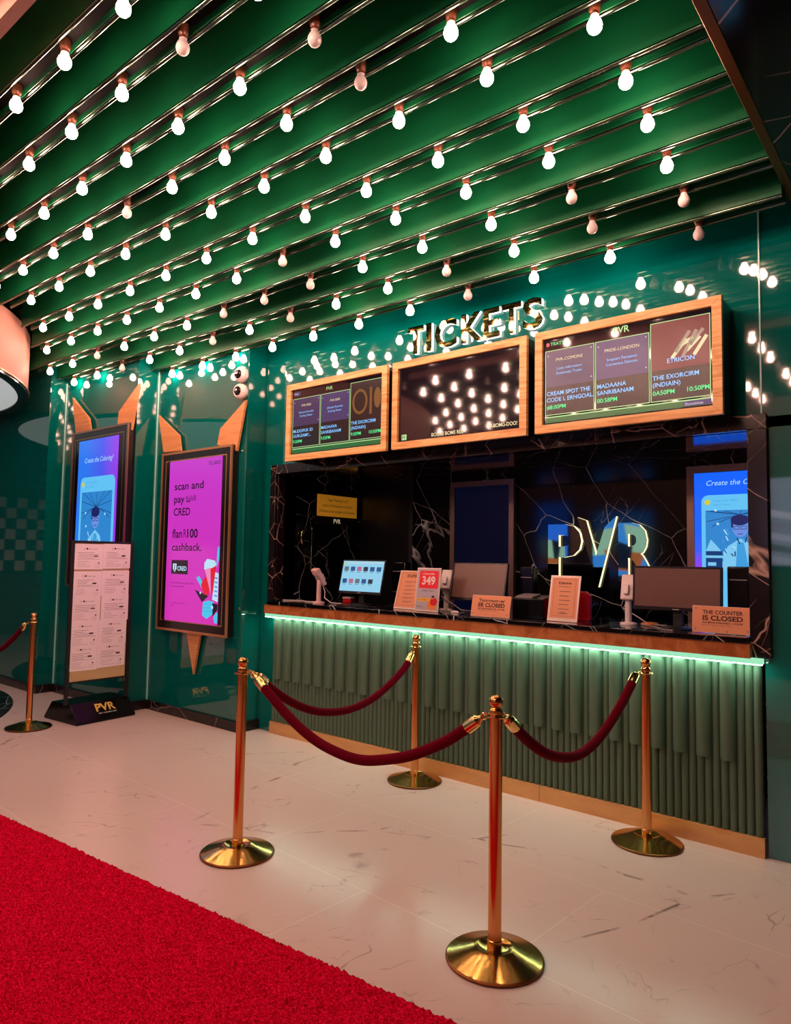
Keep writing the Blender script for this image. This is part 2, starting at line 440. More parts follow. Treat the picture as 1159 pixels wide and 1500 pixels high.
# dark deck above the beams, lobby ceiling and far walls
b = MB()
for k in range(10):
    if k == 5: struct('ceiling_inner', b); b = MB()
    y0 = ROW_Y[k] - 0.2; y1 = ROW_Y[k] + 0.15; z = BEAM_Z[k] + 0.34
    b.box(-14.2, y0, z, -0.69, y1, z + 0.03, M_ceil)
struct('ceiling', b)
b = MB(); b.box(-14.2, -2.3, 4.2, -0.69, 1.25, 4.23, M_ceil); struct('ceiling_front', b)
b = MB(); b.box(-5.4, 1.115, 3.80, -0.69, 1.165, 4.2, M_pink); struct('trim_10', b)
# the same bulb-studded beams carry on over and behind the viewer (they show only as reflections)
b = MB()
LOBBY_Y = [0.90 - 0.42 * i for i in range(8)]
for y in LOBBY_Y:
    xl = row_left(y, -13.9); z = 3.865
    b.box(xl, y - .052, z, X_RIGHT, y + .052, z + .33, M_beam)
    for s in (-1, 1): b.tube([(X_RIGHT, y + s * .046, z - .004), (xl, y + s * .046, z - .004)], .0105, M_rail, 8)
    for j in range(26):
        x = -1.112 - 0.5085 * j
        if x < xl + .05: break
        off = (j * 7 + int(abs(y) * 31)) % 9 == 0
        b.lathe([(.0005, -.0305), (.019, -.024), (.030, -.0045), (.0302, .004), (.0245, .0215), (.0145, .047), (.02, .075)], (x, y, z - .075), M_frost if off else M_glow, 10)
struct('ceiling_lobby', b)
b = MB(); b.box(-14.2, -2.4, 0, 4.0, -2.3, 4.4, M_lobby); struct('wall_front', b)
b = MB(); b.box(-14.3, -2.4, 0, -14.2, 4.3, 4.3, M_lobby); struct('wall_far_left', b)
b = MB(); b.box(4.0, -2.4, 0, 4.1, 4.3, 4.3, M_lobby); struct('wall_right', b)

# ================================================================== CARPET (real pile in the part that shows)
def carpet_edge(x): return 1.84 + (x + 4.471) * 0.0665
def make_carpet():
    rng = np.random.default_rng(3)
    x0, x1, y0, st = -5.3, -0.9, 0.70, 0.0085
    nx = int((x1 - x0) / st); ny = 165
    xs = np.linspace(x0, x1, nx); V = np.zeros((ny, nx, 3))
    for j in range(ny):
        e = carpet_edge(xs) + (rng.normal(0, 0.003, nx) if j == ny - 1 else 0)
        V[j, :, 0] = xs + rng.normal(0, 0.0022, nx); V[j, :, 1] = y0 + (e - y0) * (j / (ny - 1)) + (rng.normal(0, 0.0022, nx) if 0 < j < ny - 1 else 0)
        V[j, :, 2] = 0.013 + rng.normal(0, 0.0034, nx)
    V[-1, :, 2] = 0.001
    V[0, :, 2] = 0.013
    me = bpy.data.meshes.new('carpet'); idx = np.arange(nx * ny).reshape(ny, nx)
    q = np.stack([idx[:-1, :-1], idx[:-1, 1:], idx[1:, 1:], idx[1:, :-1]], -1).reshape(-1, 4)
    verts = V.reshape(-1, 3).tolist(); faces = q.tolist(); n = len(verts)
    verts += [(-14, y0, 0.013), (x0, y0, 0.013), (x0, carpet_edge(x0), 0.013), (-14, carpet_edge(-14), 0.013), (-14, 0.62, 0.013), (3.9, 0.62, 0.013), (3.9, y0, 0.013), (x1, y0, 0.013), (x1, carpet_edge(x1), 0.013), (3.9, carpet_edge(3.9), 0.013),
              (-14, carpet_edge(-14), 0.0), (x0, carpet_edge(x0), 0.0), (x1, carpet_edge(x1), 0.0), (3.9, carpet_edge(3.9), 0.0)]
    faces += [(n, n + 1, n + 2, n + 3), (n + 4, n + 5, n + 6, n + 7, n + 1, n), (n + 7, n + 6, n + 9, n + 8), (n + 3, n + 2, n + 11, n + 10), (n + 8, n + 9, n + 13, n + 12)]
    me.from_pydata(verts, [], faces); me.materials.append(M_carpet)
    me.polygons.foreach_set('use_smooth', [True] * len(me.polygons)); me.update()
    o = bpy.data.objects.new('carpet', me); COL.objects.link(o); return o
tag(make_carpet(), 'bright red cut-pile carpet runner on the pale marble floor', 'carpet')

# ================================================================== CEILING BEAMS + BULBS
for k in range(10):
    Y, Z = ROW_Y[k], BEAM_Z[k]; xl = ROW_LEFT[k]; nw = 10 - k
    t = thing('ceiling_beam', (X_RIGHT, Y, Z), 'green ceiling beam with twin polished rails, %s counted from the ticket wall' % ordinal(nw), 'beam', 'green marquee beams')
    pr = [(-.052, 0), (-.052, .33), (.052, .33), (.052, 0), (.034, 0), (.034, .040), (-.034, .040), (-.034, 0)]
    b = MB(); b.prism([(X_RIGHT, Y + p, Z + q) for p, q in pr], (xl - X_RIGHT, 0, 0), M_beam); part('beam_body', b, t, smooth=0, bevel=0.002)
    for s in (-1, 1):
        b = MB(); b.tube([(X_RIGHT, Y + s * .046, Z - .004), (xl, Y + s * .046, Z - .004)], .0105, M_rail, 14); part('rail', b, t, 'polished metal rail along the beam edge')
    b = MB(); b.box(xl, Y - .034, Z + .034, X_RIGHT, Y + .034, Z + .0395, M_channel); part('channel', b, t, 'dark channel holding the sockets')

def bulb_proto(lit):
    t = thing('light_bulb', (0, 0, 0.075), 'x', 'bulb')
    g = M_glow if lit else M_frost
    prof = [(0.0005, -.0305), (.010, -.0290), (.019, -.0240), (.0262, -.0155), (.0300, -.0045), (.0302, .004), (.0285, .0125), (.0245, .0215), (.0195, .030), (.0160, .038), (.0145, .047)]
    b = MB(); b.lathe(prof, (0, 0, 0), g, 20); gl = part('bulb_glass', b, t, None)
    b = MB(); b.lathe([(.0150, .044), (.0175, .046), (.0175, .053), (.0160, .055), (.0185, .060), (.0235, .072), (.0235, .108)], (0, 0, 0), M_socket, 18); so = part('socket', b, t, 'copper brown bulb socket')
    return t, gl, so
P_LIT = bulb_proto(True); P_OFF = bulb_proto(False)
UNLIT_PX = {1: [(268, 77)], 2: [(457, 72)], 3: [(520, 126), (179, 316)], 6: [(407, 384)], 7: [(455, 418), (327, 461), (387, 445), (137, 522), (838, 283)], 8: [(312, 499), (177, 541), (429, 465), (655, 400), (868, 328), (1001, 287)], 9: [(691, 430), (1027, 335)]}
def place_bulb(proto, loc, label, group, first):
    if first: t = proto[0]
    else:
        t = proto[0].copy(); COL.objects.link(t)
        for c in proto[1:]:
            d = c.copy(); COL.objects.link(d); d.parent = t
    t.location = (loc[0], loc[1], loc[2] + 0.075)
    t['label'] = label; t['group'] = group
used = {True: False, False: False}
for k in range(10):
    seen = []
    for j in range(20):
        x = -1.112 - 0.5085 * j
        if x < ROW_LEFT[k] + 0.05: break
        p = (x, ROW_Y[k], ROW_Z[k]); q = in_frame(p, 22)
        if math.hypot(x - DRUM[0], ROW_Y[k] - DRUM[1]) < 2.87: continue     # inside the drum
        if q: seen.append((p, q))
    off = set()
    for u in UNLIT_PX.get(k, []):
        d = [math.hypot(u[0] - q[0], u[1] - q[1]) for p, q in seen]
        if d and min(d) < 40: off.add(d.index(min(d)))
    for n, (p, q) in enumerate(seen):
        lit = n not in off
        lab = ('%s bulb, %s from right in the %s bulb row from the ticket wall' % ('glowing warm white' if lit else 'unlit frosted', ordinal(n + 1), ordinal(10 - k)))
        place_bulb(P_LIT if lit else P_OFF, p, lab, 'glowing marquee bulbs' if lit else 'unlit marquee bulbs', not used[lit])
        used[lit] = True

# ================================================================== HANGING DRUM at the left
t = thing('drum_light', (-8.875, 0.692, 3.2), 'huge salmon drum ceiling light with black rim at left edge', 'ceiling light')
DC = (-8.875, 0.692, 0)
b = MB(); b.lathe([(2.793, 3.23), (2.793, 3.82)], DC, M_pink, 160); part('drum_shell', b, t)
b = MB(); b.lathe([(2.70, 3.23), (2.70, 3.2), (2.80, 3.2), (2.80, 3.234), (2.74, 3.234)], DC, M_black, 160); o = part('rim', b, t, 'gloss black rim with gold line')
g = MB(); g.lathe([(2.802, 3.222), (2.811, 3.222), (2.811, 3.234), (2.802, 3.234)], DC, M_gold_frame, 160); part('gold_line', g, o)
b = MB(); b.lathe([(2.70, 3.212), (2.70, 3.22)], DC, M_white_panel, 128); part('diffuser', b, t, 'pale backlit round diffuser')

# ================================================================== TICKET COUNTER
t = thing('ticket_counter', (-2.88, 4.2, 0), 'long ticket counter with olive green fluted front and lit underside', 'counter')
b = MB(); b.box(-4.828, 4.135, 1.124, -0.937, 4.86, 1.155, M_marble); part('countertop', b, t, 'black marble worktop', bevel=.004)
b = MB(); b.box(-4.872, 4.145, 1.047, -0.922, 4.20, 1.124, M_apron); part('apron', b, t, 'copper brown laminate edge', bevel=.002)
b = MB(); b.box(-4.875, 4.160, 1.018, -0.868, 4.212, 1.0465, M_led); b.box(-4.873, 4.163, 1.014, -0.870, 4.186, 1.0181, M_led_lens); part('light_strip', b, t, 'mint green glowing light strip')
b = MB(); x0, x1, pit = -4.83, -0.87, 0.0424
nfl = int((x1 - x0) / pit); ysurf = []
for i in range(nfl):
    for a in range(8):
        an = math.pi * a / 8; ysurf.append((x0 + i * pit + pit * (1 - math.cos(an)) / 2, 4.238 - 0.021 * math.sin(an)))
ysurf.append((x0 + nfl * pit, 4.238))
n = len(ysurf)
b.add([(x, y, 0.1) for x, y in ysurf] + [(x, y, 1.014) for x, y in ysurf], [(i, i + 1, n + i + 1, n + i) for i in range(n - 1)], M_flute)
b.box(x0, 4.2385, 0.0, x0 + nfl * pit, 4.26, 1.1, M_flute)
part('fluted_panel', b, t, smooth=50)
b = MB()
for i in range(1, nfl - 3, 3):
    xa = x0 + i * pit; w = pit * 1.9; seg = 12
    pr = [(xa + w * (1 - math.cos(math.pi * a / seg)) / 2, 4.232 - 0.043 * math.sin(math.pi * a / seg) ** 0.8) for a in range(seg + 1)]
    b.prism([(x, y, 0.478) for x, y in pr], (0, 0, 0.536), M_flute)
part('raised_flutes', b, t, smooth=50)
b = MB()
for i in range(3): b.box(-4.83 + i * 1.318, 4.205, 0.0, -4.83 + (i + 1) * 1.318 - 0.003, 4.236, 0.101, M_kick)
part('kick_plate', b, t, 'brushed brass kick plate', bevel=.001)

# ================================================================== MENU SCREENS over the counter
M_disp = mat('menu_screen_glass', '0c060a', 0.045, ior=1.6, emit='2a1620', es=0.4)
S_vio = screen('violet_tile', '4b3c70', .8); S_vio2 = screen('violet_tile_dim', '453560', .8)
S_blue = screen('sky_blue_text', '7ab8f0', 1.3); S_green = screen('green_text', '4fe08a', 1.2); S_lime = screen('lime_line', 'b8e89a', 1.0); S_grn = screen('green_band', '2f7a3c', .7)
S_whit = screen('pale_text', 'c8c8d8', 1.0); S_cream = screen('cream_text', 'e8d8a8', 1.0); S_redp = screen('dark_red_art', '7a2028', .8); S_skin = screen('pale_art', 'b09080', .8); S_gold = screen('amber_art', '8a5a28', .8); S_dark = screen('dark_tile', '24131a', .6)
def menu(x0, x1, label, draw):
    yF, z0, z1, fw = 3.98, 2.352, 3.005, 0.052
    cx = (x0 + x1) / 2; w = x1 - x0; h = z1 - z0
    t = thing('menu_screen', (cx, 4.24, z0), label, 'screen', 'menu screens over the counter')
    p = Panel((x0, yF + 0.03, z0), *FR)
    f = MB()
    q = Panel((x0, yF + .03, z0), *FR, mb=f)
    for pts in ([(0, 0), (w, 0), (w - fw, fw), (fw, fw)], [(w, 0), (w, h), (w - fw, h - fw), (w - fw, fw)], [(w, h), (0, h), (fw, h - fw), (w - fw, h - fw)], [(0, h), (0, 0), (fw, fw), (fw, h - fw)]):
        q.slabpoly(pts, 0, .03, M_wood)
    part('wood_frame', f, t, 'blond wavy-grained wood frame', smooth=0, bevel=.002)
    c = MB(); c.box(x0 + .008, yF + .031, z0 + .008, x1 - .008, 4.238, z1 - .008, M_black); part('casing', c, t, 'black box casing')
    d = Panel((x0 + fw, yF + .022, z0 + fw), *FR); d.slab(0, 0, w - 2 * fw, h - 2 * fw, -.008, 0, M_disp)
    draw(d, w - 2 * fw, h - 2 * fw); part('display', d.mb, t, smooth=0)
def sched(d, W_, H_, rows, hdr, sideways):
    d.rect(.012, .012, W_ - .012, .045, S_grn); d.line(.012, .048, W_ - .012, .048, .006, S_lime, .0015)
    x = .012
    for i, (tile, ttl, l1, l2, ts, kind) in enumerate(rows):
        cw = (W_ - .036) / 3
        u0 = x + i * (cw + .006); u1 = u0 + cw
        if kind == 'v': d.rect(u0, .24, u1, H_ - .075, S_vio if i else S_vio2)
        d.rect(u0, .06, u1, .24, S_dark, .0008)
        if kind == 'r':
            d.rect(u0, .24, u1, H_ - .03, S_redp)
            for a in range(7): d.line(u0 + .12 + .02 * a, .30 + .03 * (a % 3), u0 + .20 + .018 * a, .40 + .02 * ((a * 2) % 4), .02, S_skin if a % 2 else S_cream, .0014)
        if kind == 'g':
            d.rect(u0, .24, u1, H_ - .03, S_dark)
            for a in range(14):
                an = a / 14 * 6.28; an2 = (a + 1) / 14 * 6.28
                d.line(u0 + .10 + .07 * math.cos(an), .36 + .09 * math.sin(an), u0 + .10 + .07 * math.cos(an2), .36 + .09 * math.sin(an2), .022, S_gold, .0013)
            d.rect(u0 + .20, .25, u0 + .225, .46, S_gold, .0014); d.disc(u0 + .28, .37, .035, S_gold, .0014, .08)
        d.frame(u0, .06, u1, H_ - (.03 if kind != 'v' else .075), .004, S_lime, .0022)
        if tile:
            d.text(tile, (u0 + u1) / 2, .40, .020, S_cream, None, .0026, 'C')
            for r, s_ in enumerate(ttl): d.text(s_, (u0 + u1) / 2, .345 - .03 * r, .017, S_blue, None, .0026, 'C')
            for uu, vv in ((u0 + .02, .44), (u1 - .02, .45), (u1 - .02, .27)): d.disc(uu, vv, .004, S_whit, .0026, n=8)
        d.text(l1, u0 + .012, .185, .026, S_blue, None, .003, bold=.01); d.text(l2, u0 + .012, .145, .026, S_blue, None, .003, bold=.01)
        for r, s_ in enumerate(ts): d.text(s_, u0 + .012 + .19 * r, .098, .026, S_green, None, .003, bold=.01)
def d1(d, W_, H_):
    sched(d, W_, H_, [('PVR 0000', ['Ultimate Recorder', 'Evolving Master'], 'MUDDIPUR 3D', 'GURUSAMY...', ['9:30PM'], 'v'), ('PVR 0000', ['Ultimate Recorder', 'Evolving Master'], 'MADAANA', 'SANRIBANAM', ['9:55PM'], 'v'), (None, [], 'THE EXORCIRM', '(INDIAIN)', ['9:50PM', '10:50PM'], 'g')], 0, 0)
    d.rect(.02, H_ - .05, .10, H_ - .018, S_vio); d.text('PVR', .03, H_ - .045, .02, S_whit, None, .002)
    d.text('PVR', W_ / 2 - .1, H_ - .05, .03, S_lime, None, .002)
def d2(d, W_, H_):
    d.text('BOUKE BOMS REE', W_ * .43, .016, .026, S_cream, .27, .002, 'C', .012); d.text('97-BOMG-DOO!', W_ - .025, .028, .026, S_cream, .22, .002, 'R', .012)
    d.rect(.03, .014, .075, .055, S_lime, .001); d.text('PI', .036, .018, .03, S_dark, None, .002)
def d3(d, W_, H_):
    sched(d, W_, H_, [('PVR-COMONS', ['Limin Information', 'Evoninvsta Trader'], 'CREAM SPOT THE', 'CODE L ERNGOAL...', ['#8:00PM'], 'v'), ('PRIDE-LONDION', ['Scopcart Pennamet', 'Conveneca Dematic'], 'MADAANA', 'SANRIBANAM', ['00:58PM'], 'v'), (None, [], 'THE EXORCIRM', '(INDIAIN)', ['0A50PM', '10:50PM'], 'r')], 0, 0)
    d.text('PVR', W_ / 2, H_ - .045, .04, S_lime, None, .002, 'C', .012)
    d.disc(.03, H_ - .035, .012, screen('red_dot', 'e03050', 1.0)); d.text('TRATTO', .048, H_ - .045, .022, S_green, None, .002)
    d.rect(W_ - .16, .014, W_ - .012, .044, S_vio, .0018); d.text('Showtimes', W_ - .15, .02, .016, S_whit, None, .0026)
    d.text('ETRICON', W_ - .17, .275, .026, S_blue, None, .0026, 'C', .01)
menu(-4.466, -3.352, 'wood-framed menu screen at the left end, listing three amber-lit film tiles', d1)
menu(-3.300, -2.178, 'wood-framed menu screen in the middle, mostly dark and reflecting the bulbs', d2)
menu(-2.118, -0.998, 'wood-framed menu screen at the right end, with red film tile and showtimes', d3)

# ================================================================== LETTERED SIGNS
def ext_text(mb, P, geo, u0, u1, v0, v1, d0, d1, m_front, m_side, d_mid=None):
    vs, fs = geo
    xa = min(p[0] for p in vs); xb = max(p[0] for p in vs); ya = min(p[1] for p in vs); yb = max(p[1] for p in vs)
    M2 = [(u0 + (p[0] - xa) / (xb - xa) * (u1 - u0), v0 + (p[1] - ya) / (yb - ya) * (v1 - v0)) for p in vs]
    mb.add([P.P(u, v, d1) for u, v in M2], fs, m_front)
    mb.add([P.P(u, v, d0) for u, v in M2], [tuple(reversed(f)) for f in fs], m_front)
    # weld by position: text triangles share vertices, so boundary edges appear once
    key = {}; idx = []
    for p in M2: idx.append(key.setdefault((round(p[0], 6), round(p[1], 6)), len(key)))
    cnt = {}
    for f in fs:
        for i in range(len(f)):
            a, c = f[i], f[(i + 1) % len(f)]; k_ = tuple(sorted((idx[a], idx[c]))); cnt.setdefault(k_, []).append((a, c))
    for e in cnt.values():
        if len(e) == 1:
            a, c = e[0]; mb.add([P.P(*M2[a], d0), P.P(*M2[c], d0), P.P(*M2[c], d1), P.P(*M2[a], d1)], [(0, 1, 2, 3)], m_side)
t = thing('ticket_sign', (-2.76, 4.24, 3.12), 'raised mirror letters reading TICKETS with white lit edges above the screens', 'sign')
pn = Panel((0, 4.236, 0), *FR)
for ch, ua, ub in (('T', -3.335, -3.185), ('I', -3.155, -3.110), ('C', -3.075, -2.880), ('K', -2.835, -2.655), ('E', -2.645, -2.515), ('T', -2.495, -2.345), ('S', -2.330, -2.180)):
    g = text_geo(ch, .02)
    f = MB(); pn.mb = f; ext_text(f, pn, g, ua, ub, 3.124, 3.338, .026, .036, M_mirror, M_mirror); le = part('letter', f, t, 'black and gold mirrored letter face', smooth=0)
    f = MB(); ext_text(f, pn, g, ua, ub, 3.124, 3.338, .0, .0255, M_halo, M_halo); part('halo', f, le, 'white lit letter edge', smooth=0)

t = thing('wall_letters', (-2.24, 5.3, 1.35), 'large mirrored PVR letters with warm lit edges on black marble', 'sign')
pn = Panel((0, 5.298, 0), *FR)
for ch, ua, ub, va, vb in (('P', -2.672, -2.385, 1.404, 1.848), ('R', -2.082, -1.79, 1.404, 1.85)):
    g = text_geo(ch, .03)
    f = MB(); ext_text(f, pn, g, ua, ub, va, vb, .032, .040, M_mirror_cl, M_mirror_cl); le = part('letter', f, t, smooth=0)
    f = MB(); ext_text(f, pn, g, ua, ub, va, vb, .0, .0315, M_neon, M_neon); part('lit_edge', f, le, 'warm glowing edge', smooth=0)
VP = [(-2.42, 1.902), (-2.345, 1.875), (-2.262, 1.60), (-2.19, 1.82), (-2.10, 1.902), (-2.245, 1.352)]
f = MB(); pv = Panel((0, 5.298, 0), *FR, mb=f); pv.slabpoly([VP[5], VP[4], VP[3], VP[2], VP[1], VP[0]], .032, .040, M_mirror_cl); le = part('letter', f, t, smooth=0)
f = MB(); pv.mb = f; pv.slabpoly([VP[5], VP[4], VP[3], VP[2], VP[1], VP[0]], 0, .0315, M_neon); part('lit_edge', f, le, 'warm glowing edge', smooth=0)

# ================================================================== PORTRAIT DISPLAYS with pointed wood ears
def grad_screen(name, c0, c1, axis, a, bb, s=1.0, mid=None):
    m = screen(name, c0, s); g = N(m, 'ShaderNodeNewGeometry'); sx = N(m, 'ShaderNodeSeparateXYZ'); L(m, g.outputs['Position'], sx.inputs[0])
    mr = N(m, 'ShaderNodeMapRange'); mr.inputs[1].default_value = a; mr.inputs[2].default_value = bb; L(m, sx.outputs[axis], mr.inputs[0])
    st = [(0.0, c0), (1.0, c1)] if not mid else [(0.0, c0), (0.5, mid), (1.0, c1)]
    L(m, ramp(m, mr.outputs[0], st), bsdf(m).inputs['Emission Color']); return m
K_ = lambda n, c, s=1.0: screen('ad_' + n, c, s)
A_ink = K_('ink', '2a1440'); A_cy = K_('cyan', '3fc4e8'); A_pale = K_('pale', 'b8e0f4'); A_red = K_('red', 'e01830'); A_pinkl = K_('pink', 'e888b8'); A_navy = K_('navy', '151022'); A_blue = K_('blue', '4890e0')
def display_frame(t, x0, x1, z0, z1, y, depth, gu, gv0, gv1, m_out, ins):
    w, h = x1 - x0, z1 - z0
    f = MB(); p = Panel((x0, y, z0), *FR, mb=f); bw = .022
    for pts in ([(0, 0), (w, 0), (w - bw, bw), (bw, bw)], [(w, 0), (w, h), (w - bw, h - bw), (w - bw, bw)], [(w, h), (0, h), (bw, h - bw), (w - bw, h - bw)], [(0, h), (0, 0), (bw, bw), (bw, h - bw)]):
        p.slabpoly(pts, -.012, .004, m_out)
    part('outer_frame', f, t, 'copper gold metal border', smooth=0)
    f = MB(); f.box(x0 + .002, y + .002, z0 + .002, x1 - .002, y + depth, z1 - .002, M_bezel); part('bezel', f, t, 'black bezel box')
    f = MB(); p = Panel((x0, y + .001, z0), *FR, mb=f); p.frame(gu, gv0, w - gu, h - gv1, .012, m_out, .0012)
    part('inner_line', f, t, 'thin gold inner line', smooth=0)
def ears(t, y, polys):
    for pts, nm, lb in polys:
        f = MB(); f.prism([(x, y, z) for x, z in pts], (0, .022, 0), M_ear); part(nm, f, t, lb, smooth=0)

# magenta display
t = thing('portrait_display', (-5.70, 4.03, .815), 'magenta portrait advertising screen with two pointed wood ears and a spike below', 'advertising screen', None)
y = 3.95
ears(t, 3.985, [([(-6.415, 2.978), (-6.30, 2.585), (-6.00, 2.575), (-6.04, 2.732)][::1], 'ear', 'left tan wood ear'), ([(-5.413, 2.583), (-5.125, 2.50), (-5.017, 2.956), (-5.379, 2.728)], 'ear', 'right taller wood ear'), ([(-5.80, .83), (-5.668, .435), (-5.575, .83)], 'spike', 'downward copper wood spike')])
display_frame(t, -6.262, -5.142, .818, 2.560, y, .074, .072, .092, .082, M_gold_frame, 0)
M_mag = grad_screen('magenta_ad', 'c738c8', 'd22eb0', 2, 2.4, 1.0, 1.0)
d = Panel((-6.115, y, .918), *FR); w, h = .84, 1.548
d.slab(-.035, -.008, 0, h + .008, .0015, .0022, M_black)
d.slab(0, 0, w, h, .0015, .0025, M_mag); D = .0032
d.text('TED, BASED', w - .02, h - .075, .036, A_ink, .19, D, 'R')
for i, (s_, ww) in enumerate((('scan and', .47), ('pay', .17), ('CRED', .27))): d.text(s_, .095, h - .285 - i * .125, .075, A_navy, ww, D, 'L', .012)
for a, hh in enumerate((.05, .05, .03, .055, .04, .06, .05)): d.line(.30 + .024 * a, h - .40, .30 + .024 * a, h - .40 + hh, .009, A_ink, D)
d.line(.30, h - .405, .36, h - .405, .009, A_ink, D)
d.text('flan', .085, h - .75, .085, A_navy, .16, D, 'L', .012); d.text('R', .27, h - .75, .085, A_ink, .045, D); d.text('100', .33, h - .75, .085, A_navy, .17, D, 'L', .02); d.text('cashback.', .085, h - .875, .075, A_navy, .48, D, 'L', .012)
d.rect(.09, h - 1.10, .36, h - .965, A_navy, D)
d.poly([(.115, h - 1.0), (.175, h - 1.0), (.175, h - 1.05), (.145, h - 1.083), (.115, h - 1.05)], A_pale, D + .0005); d.line(.145, h - 1.01, .145, h - 1.07, .012, A_navy, D + .001)
d.text('CRED', .19, h - 1.065, .042, A_pale, .15, D + .0005, 'L', .02)
d.text('Let cinemas pay plus', .09, h - 1.19, .017, A_ink, .38, D); d.text('and unlock film', .09, h - 1.225, .017, A_ink, .22, D)
d.text('*Conditions of cinema', .09, .165, .012, A_ink, .24, D); d.text('apply', .09, .14, .012, A_ink, .06, D)
for pts, m_ in (([(.48, .62 * .5), (.60, .20), (.70, .26)], A_navy), ([(.50, .42), (.545, .44), (.62, .36), (.59, .33)], A_cy), ([(.60, .40), (.72, .47), (.70, .27), (.655, .27)], A_red), ([(.575, .36), (.645, .44), (.685, .27), (.63, .27)], A_red),
                ([(.62, .70 * .8), (.66, .60), (.78, .585), (.80, .55), (.76, .51), (.62, .50)], A_pale), ([(.63, .50), (.715, .52), (.73, .28)], A_pinkl), ([(.715, .51), (.80, .54), (.765, .30), (.74, .28)], A_red),
                ([(.79, .48), (.84, .47), (.84, .21), (.755, .23)], A_pale), ([(.62, .20), (.70, .22), (.78, .21), (.77, .10), (.68, .05), (.61, .08)], A_cy), ([(.78, .07), (.82, .12), (.84, .11), (.84, .02), (.80, .02)], A_cy), ([(.80, .52), (.84, .60), (.84, .72), (.815, .70)], A_cy), ([(.76, .20), (.84, .19), (.84, .14), (.77, .08)], A_navy)):
    d.poly(pts, m_, D); D += .0002
for i in range(5): d.line(.785, .43 - .04 * i, .83, .425 - .04 * i, .014, A_blue, D + .0004)
for i in range(3): d.line(.625, .18 - .03 * i, .755, .185 - .03 * i, .004, A_blue, D + .0004)
d.disc(.575, .285, .012, A_pale, D); d.disc(.76, .16, .016, A_pale, D)
part('display', d.mb, t, 'magenta cashback advert', smooth=0)

